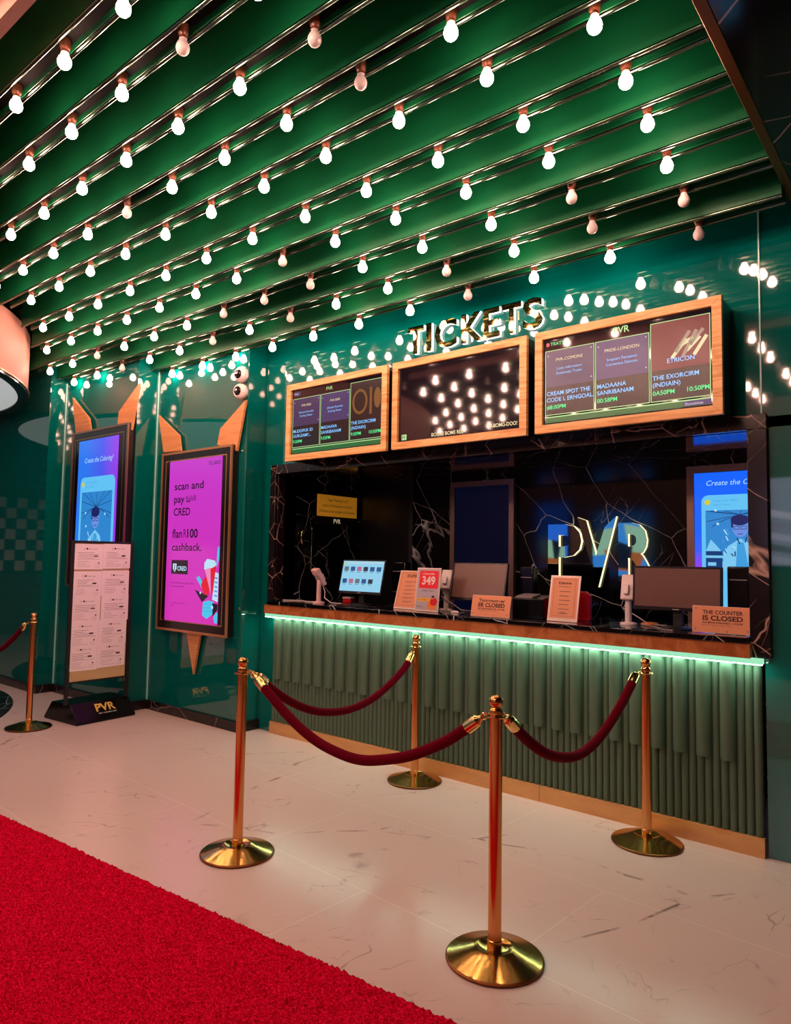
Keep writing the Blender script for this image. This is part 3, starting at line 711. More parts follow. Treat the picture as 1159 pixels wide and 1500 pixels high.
# umbrella-man advert drawn in blue tones, used on the blue screens
B_blue = K_('adblue', '2f7ff0'); B_card = K_('card', '62c2f4'); B_photo = K_('photo', '2f86cf'); B_dk = K_('dkblue', '123c78'); B_lt = K_('ltblue', '7cc8f0'); B_md = K_('midblue', '3f9cdc'); B_vio = K_('viol', '8a3ff0'); B_yel = K_('yel', 'd8c838'); B_skin = K_('skin', '6c8fe0'); B_hair = K_('hair', '1c2460'); B_redd = K_('dotred', '8a2030'); B_wht = K_('whiteblue', 'a8dcfa')
def umbrella_ad(d, w, h, m_bg, title, man, e=.0032, toff=.245, coff=.40, pb=1.0, cvo=.22, tw=.46):
    """blue-violet phone-post advert; w,h = screen size"""
    k = w / .82
    d.slab(0, 0, w, h, .0015, .0025, m_bg)
    d.text(title, w * .52, h - toff * k, .055 * k, B_wht, tw * k, e, 'C', 0, .25)
    ct = h - coff * k; u0, u1 = .07 * k, w - .04 * k
    d.rrect(u0, ct - 1.16 * k, u1, ct, .07 * k, B_card, e)
    d.disc(u0 + .06 * k, ct - .075 * k, .028 * k, B_yel, e + .0004); d.text('Fresh Film Offers', u0 + .12 * k, ct - .07 * k, .022 * k, B_md, .24 * k, e + .0004); d.text('New Cinema', u0 + .12 * k, ct - .11 * k, .02 * k, B_md, .16 * k, e + .0004)
    pu0, pu1, pv1, pv0 = u0 + .04 * k, u1 - .045 * k, ct - .16 * k, ct - pb * k
    d.rect(pu0, pv0, pu1, pv1, B_photo, e + .0004)
    cu, cv = (pu0 + pu1) / 2 + (.02 * k if man else 0), pv1 - cvo * k
    E = e + .0008
    for a in range(9):
        an = math.radians(-15 + a * 26); r_ = .36 * k
        x2 = cu + r_ * math.cos(an); y2 = cv + r_ * math.sin(an) * .8
        x2 = min(max(x2, pu0 + .004), pu1 - .004); y2 = min(max(y2, pv0), pv1 - .004); d.line(cu, cv, x2, y2, .006 * k, B_dk, E)
    for s_ in (-1, 1):
        for q in range(6):
            a0, a1 = q / 6, (q + 1) / 6; d.line(cu + s_ * .27 * k * a0, cv - .02 * k - .10 * k * a0 * a0, cu + s_ * .27 * k * a1, cv - .02 * k - .10 * k * a1 * a1, .007 * k, B_dk, E)
    # shirt and figure
    E += .0004
    d.poly([(cu - .22 * k, pv0), (cu - .12 * k, cv - .32 * k), (cu, cv - .24 * k), (cu + .10 * k, cv - .30 * k), (min(cu + .24 * k, pu1), pv0)], B_lt, E)
    d.poly([(cu - .05 * k, pv0), (cu - .03 * k, cv - .28 * k), (cu + .03 * k, cv - .28 * k), (cu + .08 * k, pv0)], B_md, E + .0003)
    rr = random.Random(5)
    for q in range(26):
        a, bq = cu + rr.uniform(-.17, .17) * k, pv0 + rr.uniform(.02, .38) * k
        d.line(a, bq, a + rr.uniform(-.03, .03) * k, bq + rr.uniform(.02, .06) * k, .012 * k, rr.choice((B_dk, B_wht, B_photo, B_md)), E + .0006 + q * .00002)
    E += .0014
    d.disc(cu, cv - .13 * k, .075 * k, B_skin, E, .098 * k); d.disc(cu - .005 * k, cv - .055 * k, .085 * k, B_hair, E + .0002, .055 * k)
    d.rect(cu - .085 * k, cv - .13 * k, cu - .066 * k, cv - .05 * k, B_hair, E + .0003)
    for s_ in (-1, 1): d.frame(cu + s_ * .034 * k - .028 * k, cv - .15 * k, cu + s_ * .034 * k + .028 * k, cv - .115 * k, .006 * k, B_dk, E + .0004)
    d.line(cu - .025 * k, cv - .195 * k, cu + .025 * k, cv - .195 * k, .007 * k, B_dk, E + .0004)
    # table with objects
    d.rect(pu0, pv0, pu0 + .16 * k, pv0 + .20 * k, B_dk, E); d.rect(pu0, pv0 + .13 * k, pu0 + .19 * k, pv0 + .155 * k, B_lt, E + .0003); d.poly([(pu0, pv0 + .20 * k), (pu0 + .05 * k, pv0 + .32 * k), (pu0 + .12 * k, pv0 + .24 * k), (pu0 + .15 * k, pv0 + .2 * k)], B_lt, E + .0003)
    d.rect(pu0 + .02 * k, pv0 + .05 * k, pu0 + .10 * k, pv0 + .085 * k, B_lt, E + .0003)
    for a, bq in ((.10, .62), (.12, .48), (.50, .60), (.46, .30)): d.disc(pu0 + a * k, pv0 + bq * k, .014 * k, B_wht, E, n=10)
    d.disc(u0 + .06 * k, ct - 1.06 * k, .022 * k, B_redd, E); d.text('likes it', u0 + .11 * k, ct - 1.07 * k, .02 * k, B_md, None, E); d.frame(u1 - .10 * k, ct - 1.085 * k, u1 - .05 * k, ct - 1.035 * k, .006 * k, B_md, E)
    d.text('Pass 2', (u0 + u1) / 2, ct - 1.135 * k, .018 * k, B_md, None, E, 'C')

# blue display behind the notice stand
t = thing('portrait_display', (-7.1, 3.80, 1.2), 'blue portrait advertising screen with pointed wood ears, behind the notice stand', 'advertising screen', None)
y = 3.72
ears(t, 3.75, [([(-7.79, 3.299), (-7.67, 2.86), (-7.34, 2.86), (-7.40, 3.02)], 'ear', 'left tan wood ear'), ([(-6.80, 2.86), (-6.52, 2.80), (-6.405, 3.267), (-6.775, 3.02)], 'ear', 'right taller wood ear')])
display_frame(t, -7.684, -6.523, 1.195, 2.875, y, .076, .075, .09, .082, M_bronze_frame, 0)
M_blu = grad_screen('blue_violet_ad', '2a78f0', 'a038e8', 0, -7.35, -6.66, 1.0, '4a58ee')
d = Panel((-7.515, y, 1.30), *FR)
d.slab(-.055, -.008, 0, 1.475, .0015, .0022, M_black)
umbrella_ad(d, .825, 1.465, M_blu, 'Create the Coloring?', False, cvo=.16, tw=.58)
part('display', d.mb, t, 'blue umbrella advert', smooth=0)

# screens on the booth's back wall
t = thing('booth_display', (-3.32, 5.3, 1.2), 'dark navy switched-off portrait screen in bronze frame on black marble wall', 'screen')
f = MB(); p = Panel((-3.644, 5.26, 1.05), *FR, mb=f)
for pts in ([(0, 0), (.655, 0), (.607, .048), (.048, .048)], [(.655, 0), (.655, 1.197), (.607, 1.149), (.607, .048)], [(.655, 1.197), (0, 1.197), (.048, 1.149), (.607, 1.149)], [(0, 1.197), (0, 0), (.048, .048), (.048, 1.149)]): p.slabpoly(pts, -.038, .01, M_bronze_frame)
part('frame', f, t, 'rose bronze frame', smooth=0)
f = MB(); f.box(-3.597, 5.262, 1.097, -3.036, 5.298, 2.20, mat('navy_screen_faint_glow', '030512', .1, emit='060b24', es=.6)); part('display', f, t, smooth=0)  # switched-off screen, its navy tone lifted by a faint added glow
t = thing('booth_display', (-1.23, 5.3, 1.0), 'lit blue portrait screen showing a bespectacled man under an umbrella', 'screen')
f = MB(); p = Panel((-1.571, 5.26, .98), *FR, mb=f); ww, hh, fw = .66, 1.267, .05
for pts in ([(0, 0), (ww, 0), (ww - fw, fw), (fw, fw)], [(ww, 0), (ww, hh), (ww - fw, hh - fw), (ww - fw, fw)], [(ww, hh), (0, hh), (fw, hh - fw), (ww - fw, hh - fw)], [(0, hh), (0, 0), (fw, fw), (fw, hh - fw)]): p.slabpoly(pts, -.038, .01, M_bronze_frame)
part('frame', f, t, 'rose bronze frame', smooth=0)
M_blu2 = grad_screen('blue_ad', 'a030f0', '1464ff', 2, 1.50, 1.78, 1.0, '3a60f8')
d = Panel((-1.52, 5.262, 1.03), *FR); d.slab(-.002, -.002, .562, 1.17, -.03, .001, M_black); umbrella_ad(d, .56, 1.165, M_blu2, 'Create the Coloring', True, .0032, .135, .235, .78, .05, .62); part('display', d.mb, t, 'blue umbrella advert', smooth=0)

# yellow notice on the booth's side wall
t = thing('wall_notice', (-4.83, 5.0, 1.86), 'yellow notice with black lower band on the side wall of booth', 'notice')
d = Panel((-4.818, 4.705, 1.862), (0, 1, 0), (0, 0, 1)); d.slab(0, 0, .585, .304, -.011, 0, M_bezel); d.slab(.012, .085, .573, .294, 0, .002, mat('yellow_print_self_glow', 'e0a02c', .5, emit='c88420', es=.35))  # yellow print carries a weak glow in its material, no lamp behind it
for i, s_ in enumerate(('Yager Desktop on 5', "users's Development Cordova", 'Kitchens Lines Largest da Domines')): d.text(s_, .292, .235 - i * .055, .026, M_inkd, (.29, .42, .50)[i], .0035, 'C')
d.text('PVR', .29, .022, .042, mat('cream_lettering_self_glow', 'e8dcc0', .5, emit='e8dcc0', es=.3), .10, .002, 'C', .03)  # printed letters also brightened by a faint emission of their own
part('notice_board', d.mb, t, smooth=0)
# door pull on the side wall
t = thing('door_pull', (-4.826, 4.56, 1.65), 'curved chrome door pull with a tall slim bar on the booth side wall', 'handle')
f = MB(); f.tube([(-4.81 , 4.56 + .045 * math.cos(a), 1.735 + .075 * math.sin(a)) for a in [math.radians(60 + 15 * i) for i in range(17)]], .008, M_brass_lt, 10); part('curved_pull', f, t)
f = MB(); f.tube([(-4.815, 4.655, 1.43), (-4.815, 4.655, 1.83)], .005, M_brass_lt, 8); part('slim_bar', f, t)

# ================================================================== CCTV
def cctv(z, label):
    t = thing('security_camera', (-5.10, 4.03, z), label, 'security camera')
    c = Vector((-5.10, 4.03, z)); ax = Vector((0.12, -1, -.06)).normalized()
    f = MB(); f.lathe([(.058, 0), (.062, .012), (.050, .022)], c, M_white, 28, (0, -1, 0)); part('mount', f, t, 'white wall mount')
    f = MB(); f.lathe([(.050, -.010), (.064, .012), (.071, .036), (.070, .058), (.058, .078), (.046, .086), (.040, .084)], c, M_white, 32, ax); part('housing', f, t, 'white round housing')
    f = MB(); f.lathe([(.043, .080), (.041, .088), (.034, .096), (.030, .094), (.028, .099), (.001, .101)], c, mat('smoked_dome', '140c0e', .08), 28, ax); part('lens_face', f, t, 'dark lens face')
    f = MB(); f.lathe([(.014, .098), (.015, .108), (.011, .110), (.001, .109)], c, M_steel, 16, ax); part('lens', f, t, 'chrome ringed lens')
cctv(3.20, 'upper white dome security camera beside the wood ear'); cctv(3.045, 'lower white dome security camera at tip of wood ear')
for (px, py, pz) in ((-5.10, 4.03, 2.50), (-5.07, 4.03, 1.08), (-5.10, 4.03, 2.82)):
    f = MB(); f.lathe([(.012, 0), (.012, .006), (.007, .009)], (px, py, pz), M_steel, 14, (0, -1, 0))
    tag(f.build('panel_stud', loc=(px, py, pz)), 'small chrome stud on the green glass %s' % {2.50: 'right of the magenta screen top', 1.08: 'right of the magenta screen bottom', 2.82: 'beside the right wood ear'}[pz], 'stud', 'chrome glass studs')

# ================================================================== ROPE STANCHIONS
def stanchion_proto():
    t = thing('rope_stanchion', (0, 0, 0), 'x', 'stanchion')
    f = MB(); f.lathe([(.186, 0.0), (.191, .004), (.191, .010), (.184, .0145)], (0, 0, 0), mat('dark_brass_rim', '7a4a28', .3, 1.0), 64)
    part('base_rim', f, t, 'darker rim of base')
    f = MB(); f.lathe([(.185, .0145), (.150, .0245), (.100, .0405), (.076, .0490), (.069, .0500), (.062, .0460), (.045, .0410), (.030, .0405)], (0, 0, 0), M_brass_base, 64); part('base', f, t, 'polished conical brass base')
    f = MB(); f.lathe([(.0285, .0405), (.0285, .075), (.0262, .078), (.0258, .900), (.0258, .928)], (0, 0, 0), M_brass, 40); part('pole', f, t)
    f = MB(); f.lathe([(.0258, .926), (.042, .928), (.043, .931), (.042, .934), (.0258, .936)], (0, 0, 0), M_brass_lt, 40); part('collar', f, t, 'flat hook collar')
    f = MB(); f.lathe([(.0255, .936), (.0270, .944), (.0260, .955), (.0200, .962), (.0180, .965), (.0215, .970), (.0262, .978), (.0280, .987), (.0266, .997), (.0200, 1.007), (.0100, 1.0125), (.0008, 1.0135)], (0, 0, 0), M_brass, 36); part('ball_finial', f, t)
    return t
sp = stanchion_proto(); first = True
PL, PC, PR, PB, PF, PX = (-3.009, 2.426), (-1.478, 2.466), (-1.43, 4.005), (-3.054, 4.0), (-6.51, 2.88), (-8.15, 2.88)
for (x, y), lab in ((PL, 'brass stanchion standing nearest the red carpet, with two ropes leaving its right side'), (PC, 'brass stanchion at front centre, foremost and largest, rope on either side'), (PR, 'brass stanchion at right in front of counter, rope on its left only'), (PB, 'brass stanchion standing behind the sagging rope, close to counter front'), (PF, 'small brass stanchion beside the notice stand at far left'), (PX, 'brass stanchion beyond the left edge holding the far rope')):
    if first: o = sp; first = False
    else:
        o = sp.copy(); COL.objects.link(o)
        for c in list(sp.children): d_ = c.copy(); COL.objects.link(d_); d_.parent = o
    o.location = (x, y, 0); o['label'] = lab; o['group'] = 'brass rope stanchions'
def smooth_path(pts, n=60):
    P = [pts[0]] + pts + [pts[-1]]; out = []
    for i in range(1, len(P) - 2):
        for k in range(n // (len(pts) - 1)):
            u = k / (n // (len(pts) - 1)); a, b_, c, d_ = P[i - 1], P[i], P[i + 1], P[i + 2]
            out.append(tuple(.5 * (2 * b_[q] + (c[q] - a[q]) * u + (2 * a[q] - 5 * b_[q] + 4 * c[q] - d_[q]) * u * u + (3 * b_[q] - a[q] - 3 * c[q] + d_[q]) * u ** 3) for q in range(len(b_))))
    out.append(pts[-1]); return out
def rope(A, B, prof, label):
    mid = ((A[0] + B[0]) / 2, (A[1] + B[1]) / 2, .62)
    t = thing('velvet_rope', mid, label, 'rope', 'crimson barrier ropes')
    pts = [Vector((A[0] + (B[0] - A[0]) * s, A[1] + (B[1] - A[1]) * s, z)) for s, z in smooth_path(prof)]
    D_ = (Vector((B[0], B[1], 0)) - Vector((A[0], A[1], 0))).normalized()
    f = MB(); f.tube(pts, .0235, M_velvet, 18); part('rope', f, t, 'crimson velvet rope')
    for end, q, pole, sg in ((pts[0], pts[3], A, 1), (pts[-1], pts[-4], B, -1)):
        ax = (end - q).normalized(); f = MB()
        f.lathe([(.0245, -.035), (.0262, -.033), (.0262, .010), (.0235, .030), (.014, .040), (.010, .052), (.001, .054)], end, M_brass_lt, 22, ax)
        part('ferrule', f, t, 'bright brass end cap')
        hook0 = end + ax * .052; hook1 = Vector((pole[0], pole[1], 0)) + D_ * (sg * .040); hook1.z = .929
        f = MB(); f.tube([hook0, hook0 * .5 + hook1 * .5 + Vector((0, 0, .012)), hook1 + Vector((0, 0, .012)), hook1 + Vector((0, 0, 0)), hook1 - D_ * sg * .002 + Vector((0, 0, -.008))], .0042, M_brass_lt, 8)
        c = hook0 * .6 + hook1 * .4; f.tube([c + D_ * (.012 * math.cos(a)) + Vector((0, 0, .012 * math.sin(a))) for a in [2 * math.pi * i / 16 for i in range(16)]], .0034, M_brass_lt, 8, True)
        part('snap_hook', f, t, 'brass snap hook')
rope(PL, PC, [(.095, .893), (.14, .845), (.221, .765), (.30, .703), (.377, .660), (.46, .636), (.53, .630), (.60, .645), (.721, .698), (.836, .784), (.90, .85), (.93, .885)], 'long foreground crimson velvet rope, between the two nearest stanchions')
rope(PL, PB, [(.085, .880), (.15, .80), (.24, .716), (.33, .655), (.423, .618), (.54, .602), (.668, .625), (.79, .69), (.898, .778), (.94, .83), (.955, .855)], 'crimson velvet rope receding from the left stanchion towards the one by counter')
rope(PC, PR, [(.075, .885), (.145, .806), (.24, .722), (.338, .668), (.45, .640), (.562, .658), (.67, .716), (.77, .795), (.85, .872), (.89, .915)], 'crimson velvet rope on the right, receding to the stanchion before counter')
rope(PX, PF, [(.06, .90), (.15, .79), (.25, .70), (.35, .635), (.5, .60), (.62, .64), (.716, .715), (.82, .81), (.88, .875)], 'short crimson velvet rope entering from the left picture edge')

# ================================================================== NOTICE STAND
t = thing('notice_stand', (-6.5, 3.45, 0), 'black notice stand covered with pink papers on a gloss PVR base', 'notice stand')
F0 = Vector((-6.25, 3.185, 0)); E_ = Vector((-.07, .9975, 0)); Bk = Vector((-.9975, -.07, 0)); Ln = .60
f = MB(); sec = [(0, 0), (.0, .022), (.125, .17), (.43, .17), (.55, .022), (.55, 0)]
f.prism([F0 + Bk * a + Vector((0, 0, h_)) for a, h_ in sec], E_ * Ln, mat('stand_gloss_black', '0a0a0b', 0.2, ior=1.3)); base = part('base', f, t, 'gloss black wedge base', smooth=0, bevel=.004)
vdir = (Bk * .125 + Vector((0, 0, .148))).normalized()
d = Panel(F0 + Vector((0, 0, .022)) , E_, vdir); d.text('PVR', .225, .085, .078, M_goldtext, .20, .003, 'L', .03); d.text('FEEL THE NEW FILM', .24, .055, .012, mat('white_print', 'e8e4e0', .5), .18, .003); part('logo', d.mb, base, 'gold PVR lettering', smooth=0)
XB = -6.40
for yy in (3.150, 3.742):
    f = MB(); f.box(XB - .014, yy - .016, .17, XB + .012, yy + .016, 1.668, M_blackm); part('post', f, t, 'black upright post', bevel=.002)
f = MB(); f.box(XB - .012, 3.15, 1.645, XB + .010, 3.738, 1.668, M_blackm); part('top_rail', f, t, bevel=.002)
f = MB(); f.box(XB - .010, 3.173, .372, XB + .002, 3.715, 1.645, M_beige); f.box(XB - .012, 3.173, .357, XB + .008, 3.715, .373, M_blackm); part('board', f, t, 'beige board', smooth=0)
rowz = [1.640, 1.385, 1.150, .920, .705]; rn = ['top', 'second', 'third', 'fourth', 'lowest']
rng = random.Random(11)
for i in range(5):
    for c in range(2):
        zt = rowz[i] - (.002 if c == 0 else -.004) ; hh = .238 if i < 4 else .235; y0 = 3.166 + c * .278 + (.008 if i == 2 and c else 0) - .004 * i; wd = .277
        XO = XB + .0035 + .0012 * (4 - i) + .0006 * c
        d = Panel((XO, y0, zt - hh), (0, 1, 0), (0, 0, 1)); tilt = rng.uniform(-.006, .006)
        n_ = 6; vs = []
        pts = [(0, 0), (wd, tilt), (wd, hh + tilt), (0, hh)]
        d.slabpoly(pts, 0, .0006, M_paper)
        d.text('O', .085, hh - .052, .016, M_ink, None, .0012); d.disc(.118, hh - .044, .009, M_inkd, .0012); d.text('Public notice', .132, hh - .05, .011, M_ink, .085, .0012)
        for q in range(4): d.rect(.03 + .01 * (q % 2), hh - .08 - .016 * q, .03 + rng.uniform(.10, .21), hh - .083 - .016 * q, M_ink, .0012)
        d.line(.02, .095, wd - .025, .097, .002, M_ink, .0012)
        for q in range(4): d.rect(.03, .075 - .016 * q, .03 + rng.uniform(.07, .15), .073 - .016 * q, M_ink, .0012)
        d.rect(.185, .118, .225, .132, M_inkd if (i + c) % 2 or i > 2 else M_ink, .0014); d.disc(.235, .062, .008, M_ink, .0012)
        d.frame(.205, .02, .24, .045, .0015, M_ink, .0012)
        o = d.mb.build('paper_notice', loc=(XO, y0 + wd / 2, zt - hh), smooth=0)
        tag(o, 'pale pink printed notice, %s row %s on the black stand' % (rn[i], 'left' if c == 0 else 'right'), 'notice', 'pink notices on the stand')

# ================================================================== ON THE COUNTER
ZC = 1.1552
def Rz(a): return Vector((math.cos(a), math.sin(a), 0)), Vector((-math.sin(a), math.cos(a), 0))
def monitor(x, y, w, h, zb, lean, m_scr, label, draw=None, rot=0.0):
    ux, uy = Rz(rot)
    t = thing('monitor', (x, y, ZC), label, 'monitor', 'monitors on the counter')
    C0 = Vector((x, y, ZC)); V = (Vector((0, 0, 1)) * math.cos(lean) + uy * math.sin(lean)); n = ux.cross(V)
    bl = Vector((x, y, zb)) - ux * (w / 2)
    p = Panel(bl, ux, V); f = MB(); p.mb = f
    p.slab(0, 0, w, h, -.022, 0, M_bezel); p.slab(.06, .05, w - .06, h - .05, -.05, -.022, M_blackm); part('housing', f, t, 'black housing', bevel=.003)
    f = MB(); p.mb = f; p.slab(.013, .022, w - .013, h - .013, -.002, .001, m_scr)
    if draw: draw(p, w, h)
    part('display', f, t, smooth=0)
    f = MB(); f.obox(C0 + uy * .045 + Vector((0, 0, .09)), ux * .028, uy * .012, Vector((0, 0, .085)), M_blackm); part('neck', f, t, bevel=.003)
    f = MB(); f.lathe([(.10, 0), (.10, .006), (.085, .012), (.03, .016)], C0 + uy * .03, M_blackm, 28); part('foot', f, t)
    f = MB(); p.mb = f; p.rect(w / 2 - .02, .006, w / 2 + .02, .013, M_grey, .0012); part('badge', f, t, 'grey badge')
M_scrw = screen('desktop_screen', '8fcdea', 1.0); M_thb = screen('thumb_blue', '2a5a9a', .8); M_thp = screen('thumb_pink', 'c06a8a', .9); M_thg = screen('thumb_grey', '6a7a80', .8); M_thd = screen('thumb_dark', '303848', .7); M_thl = screen('thumb_lime', 'b8d880', .9)
def desk(p, w, h):
    p.rect(.016, h - .035, w - .016, h - .018, screen('bar_pale', 'b5dcec', .9), .0016); p.rect(.025, h - .05, .05, h - .025, M_thl, .0022)
    ms = [[M_thg, M_thb, M_thp, M_thd, M_thb, M_thb], [M_thb, M_thp, M_thg, M_thb, M_thd]]
    for r in range(2):
        for i, m_ in enumerate(ms[r]): p.rect(.035 + .073 * i, h - .10 - .105 * r, .085 + .073 * i, h - .062 - .105 * r, m_, .0022); p.rect(.04 + .073 * i, h - .112 - .105 * r, .075 + .073 * i, h - .107 - .105 * r, M_thg, .0022)
monitor(-3.985, 4.41, .485, .295, 1.247, .22, M_scrw, 'lit counter monitor with rows of small thumbnails', desk)
monitor(-2.845, 4.45, .475, .290, 1.245, .20, M_screen_off, 'dark brown switched-off monitor behind the smaller closed sign')
monitor(-1.375, 4.36, .525, .268, 1.262, .05, M_screen_off, 'wide switched-off monitor at right end, beside a white payment terminal')

def computer(x0, x1, y0, y1, z0, z1, label, foot=True):
    t = thing('point_of_sale_unit', ((x0 + x1) / 2, (y0 + y1) / 2, ZC), label, 'computer')
    f = MB(); f.box(x0, y0, z0, x1, y1, z1, M_black); part('case', f, t, bevel=.008)
    f = MB(); f.box((x0 + x1) / 2 - .02, y0 + .02, ZC + .012, (x0 + x1) / 2 + .02, y1 - .015, z0, M_blackm); f.box(x0, y0 - .02, ZC, x1, y1 + .02, ZC + .012, M_blackm); part('stand', f, t)
    f = MB(); f.box(x0 + .012, y0 - .003, z1 - .08, x1 - .012, y0, z1 - .074, M_grey); f.box(x0 + .01, y0 - .004, z0 + .01, x1 - .01, y0, z0 + .022, M_bronze_frame); part('trim_line', f, t, 'grey trim lines')
computer(-3.800, -3.655, 4.62, 4.70, 1.255, 1.520, 'black upright unit behind the lit monitor')
computer(-2.565, -2.455, 4.60, 4.67, 1.25, 1.505, 'black upright unit behind the switched-off brown monitor')
computer(-1.105, -.985, 4.44, 4.52, 1.25, 1.535, 'black upright unit at right end, behind the large closed sign')

# payment terminals on stands
def terminal(x, y, label, facing, m_, tall, tiltv):
    t = thing('payment_terminal', (x, y, ZC), label, 'payment terminal', 'payment terminals')
    c = Vector((x, y, ZC))
    f = MB(); f.lathe([(.052, 0), (.052, .008), (.046, .014), (.022, .018)], c, m_, 28); part('foot', f, t)
    f = MB(); f.lathe([(.021, .016), (.020, tall * .6), (.019, tall), (.010, tall + .012), (.001, tall + .014)], c, m_, 20); part('stem', f, t)
    ux, uy = Rz(facing); V = (Vector((0, 0, 1)) * math.cos(tiltv) + uy * math.sin(tiltv)).normalized(); n = ux.cross(V)
    hc = c + Vector((0, 0, tall + .035))
    f = MB(); f.obox(hc, ux * .042, V * .082, n * .019, m_); f.obox(hc + V * .055 + n * .01, ux * .042, V * .030, n * .016, m_); h_ = part('head', f, t, bevel=.008)
    f = MB(); p = Panel(hc - ux * .034 - V * .068 + n * .0195, ux, V, mb=f); p.slab(0, 0, .068, .085, 0, .001, M_grey)
    for a in range(3):
        for q in range(4): p.rect(.008 + .02 * a, .008 + .019 * q, .022 + .02 * a, .02 + .019 * q, M_white, .002)
    part('keypad', f, h_, smooth=0)
    f = MB(); f.obox(hc - n * .03 - V * .02, ux * .015, V * .03, n * .012, m_); part('bracket', f, t, bevel=.003)
    f = MB(); f.tube([hc - V * .08 + n * .004, hc - V * .13 + n * .03 + ux * .03, c + Vector((.06, .01, .05)), c + Vector((.12, .03, .008)), c + Vector((.22, .06, .006))], .0035, M_white, 8); part('cable', f, t, 'white cable')
terminal(-4.345, 4.30, 'pale pink card terminal on round-footed stand at left end', -.15, M_pinkpl, .19, -.55)
terminal(-3.15, 4.50, 'white card terminal standing behind the 349 card', math.pi + .3, M_white, .20, -.5)
terminal(-1.69, 4.43, 'white card terminal seen from behind, beside the wide dark monitor', math.pi + .05, M_white, .20, -.25)
f = None
# acrylic table signs
def card_sign(x0, x1, yf, h, lean, label, m_face, draw, rot=0.0, group=None, name='table_sign', border=.008):
    ux, uy = Rz(rot); w = x1 - x0
    t = thing(name, ((x0 + x1) / 2, yf, ZC), label, 'sign', group)
    V = (Vector((0, 0, 1)) * math.cos(lean) + uy * math.sin(lean)).normalized()
    p = Panel(Vector((x0, yf, ZC + .002)), ux, V); f = MB(); p.mb = f
    p.slab(0, 0, w, h, -.006, 0, M_peach_edge); part('acrylic', f, t, 'clear acrylic holder', bevel=.001)
    f = MB(); p.mb = f; p.slab(border, border * 1.6, w - border, h - border, 0, .0012, m_face); draw(p, w, h); part('card', f, t, smooth=0)
    f = MB(); q0 = p.P(w / 2, h * .7, -.006); q1 = Vector((q0.x, q0.y + h * .30, ZC))
    f.prism([p.P(w * .35, h * .7, -.006), p.P(w * .65, h * .7, -.006), q1 + ux * w * .15, q1 - ux * w * .15], uy * .004, M_peach_edge); part('back_leg', f, t, smooth=0)
def d_menu(p, w, h):
    p.frame(.025, .03, w - .025, h - .02, .0015, M_ink, .002)
    p.text('ECLIPSE', w * .55, h - .055, .022, M_inkd, w * .40, .002, 'C', .02)
    for i in range(6): p.rect(w * .32, h - .09 - .032 * i, w * (.72 if i % 2 else .78), h - .094 - .032 * i, M_ink, .002); p.rect(w * .32, h - .10 - .032 * i, w * .6, h - .102 - .032 * i, M_ink, .002)
def d_menu2(p, w, h):
    p.frame(.03, .035, w - .03, h - .025, .0015, M_ink, .002); p.text('Eclairage', w * .5, h - .058, .018, M_inkd, w * .42, .002, 'C', .02); p.text('cinema counter fare', w * .5, h - .078, .009, M_inkd, w * .42, .002, 'C')
    for i in range(6): p.rect(w * .34, h - .105 - .029 * i, w * (.66 if i % 2 else .70), h - .109 - .029 * i, M_ink, .002)
    p.text('MENU', w * .42, .055, .010, M_inkd, None, .002)
def d_349(p, w, h):
    p.rrect(.028, h - .155, w - .018, h - .022, .012, mat('red_print_self_glow', 'd8202c', .5, emit='c01020', es=.25), .002)  # red panel is plain print with a little glow put into its colour
    p.text('L Snowcolee', w * .5, h - .052, .018, M_white, w * .5, .0026, 'C', .01); p.text('349', w * .52, h - .125, .062, M_white, w * .55, .0026, 'C', .03)
    p.text('SOMEBODY SNACK', w * .52, h - .178, .010, M_inkd, w * .5, .002, 'C')
    p.rect(.02, .075, w - .08, .10, M_yellow, .002); p.text('Pay combo', .03, .082, .011, M_inkd, .08, .0026); p.text('PVR offers', .02, .03, .011, M_inkd, .06, .002)
    p.disc(w - .06, .055, .042, M_orange, .002, .044); p.disc(w - .045, .075, .032, M_red, .0024, .03); p.disc(w - .055, .105, .013, mat('print_skin', 'c88060', .6), .003); p.disc(w - .055, .113, .014, M_inkd, .0033, .008); p.poly([(w - .075, .05), (w - .035, .05), (w - .042, .092), (w - .068, .092)], M_red, .0028)
card_sign(-3.548, -3.318, 4.34, .312, .30, 'peach menu card in acrylic holder, half hidden behind 349 card', M_peach, d_menu, .0)
card_sign(-3.282, -3.060, 4.265, .328, .12, 'silver price card with a red panel reading 349', M_silver, d_349)
card_sign(-2.178, -1.965, 4.27, .305, .22, 'peach menu card in front of the red plastic holder', M_peach, d_menu2, 0, None, 'table_sign', .014)
def d_closed(big):
    def f_(p, w, h):
        l1, l2, l3 = ('THE COUNTER', 'IS CLOSED', 'PLZ MOVE FORWARD 1 COLINE') if big else ('Tzorcoor-er', 'ER CLOEED', 'SS SEANGENNE ATCM')
        p.text(l1, w * .52, h - .045, .022, M_inkd, w * .68, .002, 'C', .02); p.text(l2, w * .52, h - .080, .027, M_inkd, w * .68, .002, 'C', .03); p.text(l3, w * .52, h - .098, .010, M_inkd, w * .68, .002, 'C', .02)
        p.text('Pay via any cinema counter nearby', w * .42, .042, .007, M_ink, w * .5, .002, 'C')
        for a, bq in ((.02, .02), (w - .02, .02), (.02, h - .015), (w * .6, .012)): p.disc(a, bq, .004, M_ink, .002, n=10)
    return f_
card_sign(-2.725, -2.415, 4.19, .150, .20, 'smaller peach counter closed sign in front of brown monitor', M_peach, d_closed(False), .0, 'counter closed signs', 'closed_sign', .002)
card_sign(-1.252, -.938, 4.26, .152, .10, 'large peach sign reading THE COUNTER IS CLOSED at right end', M_peach, d_closed(True), .0, 'counter closed signs', 'closed_sign', .002)

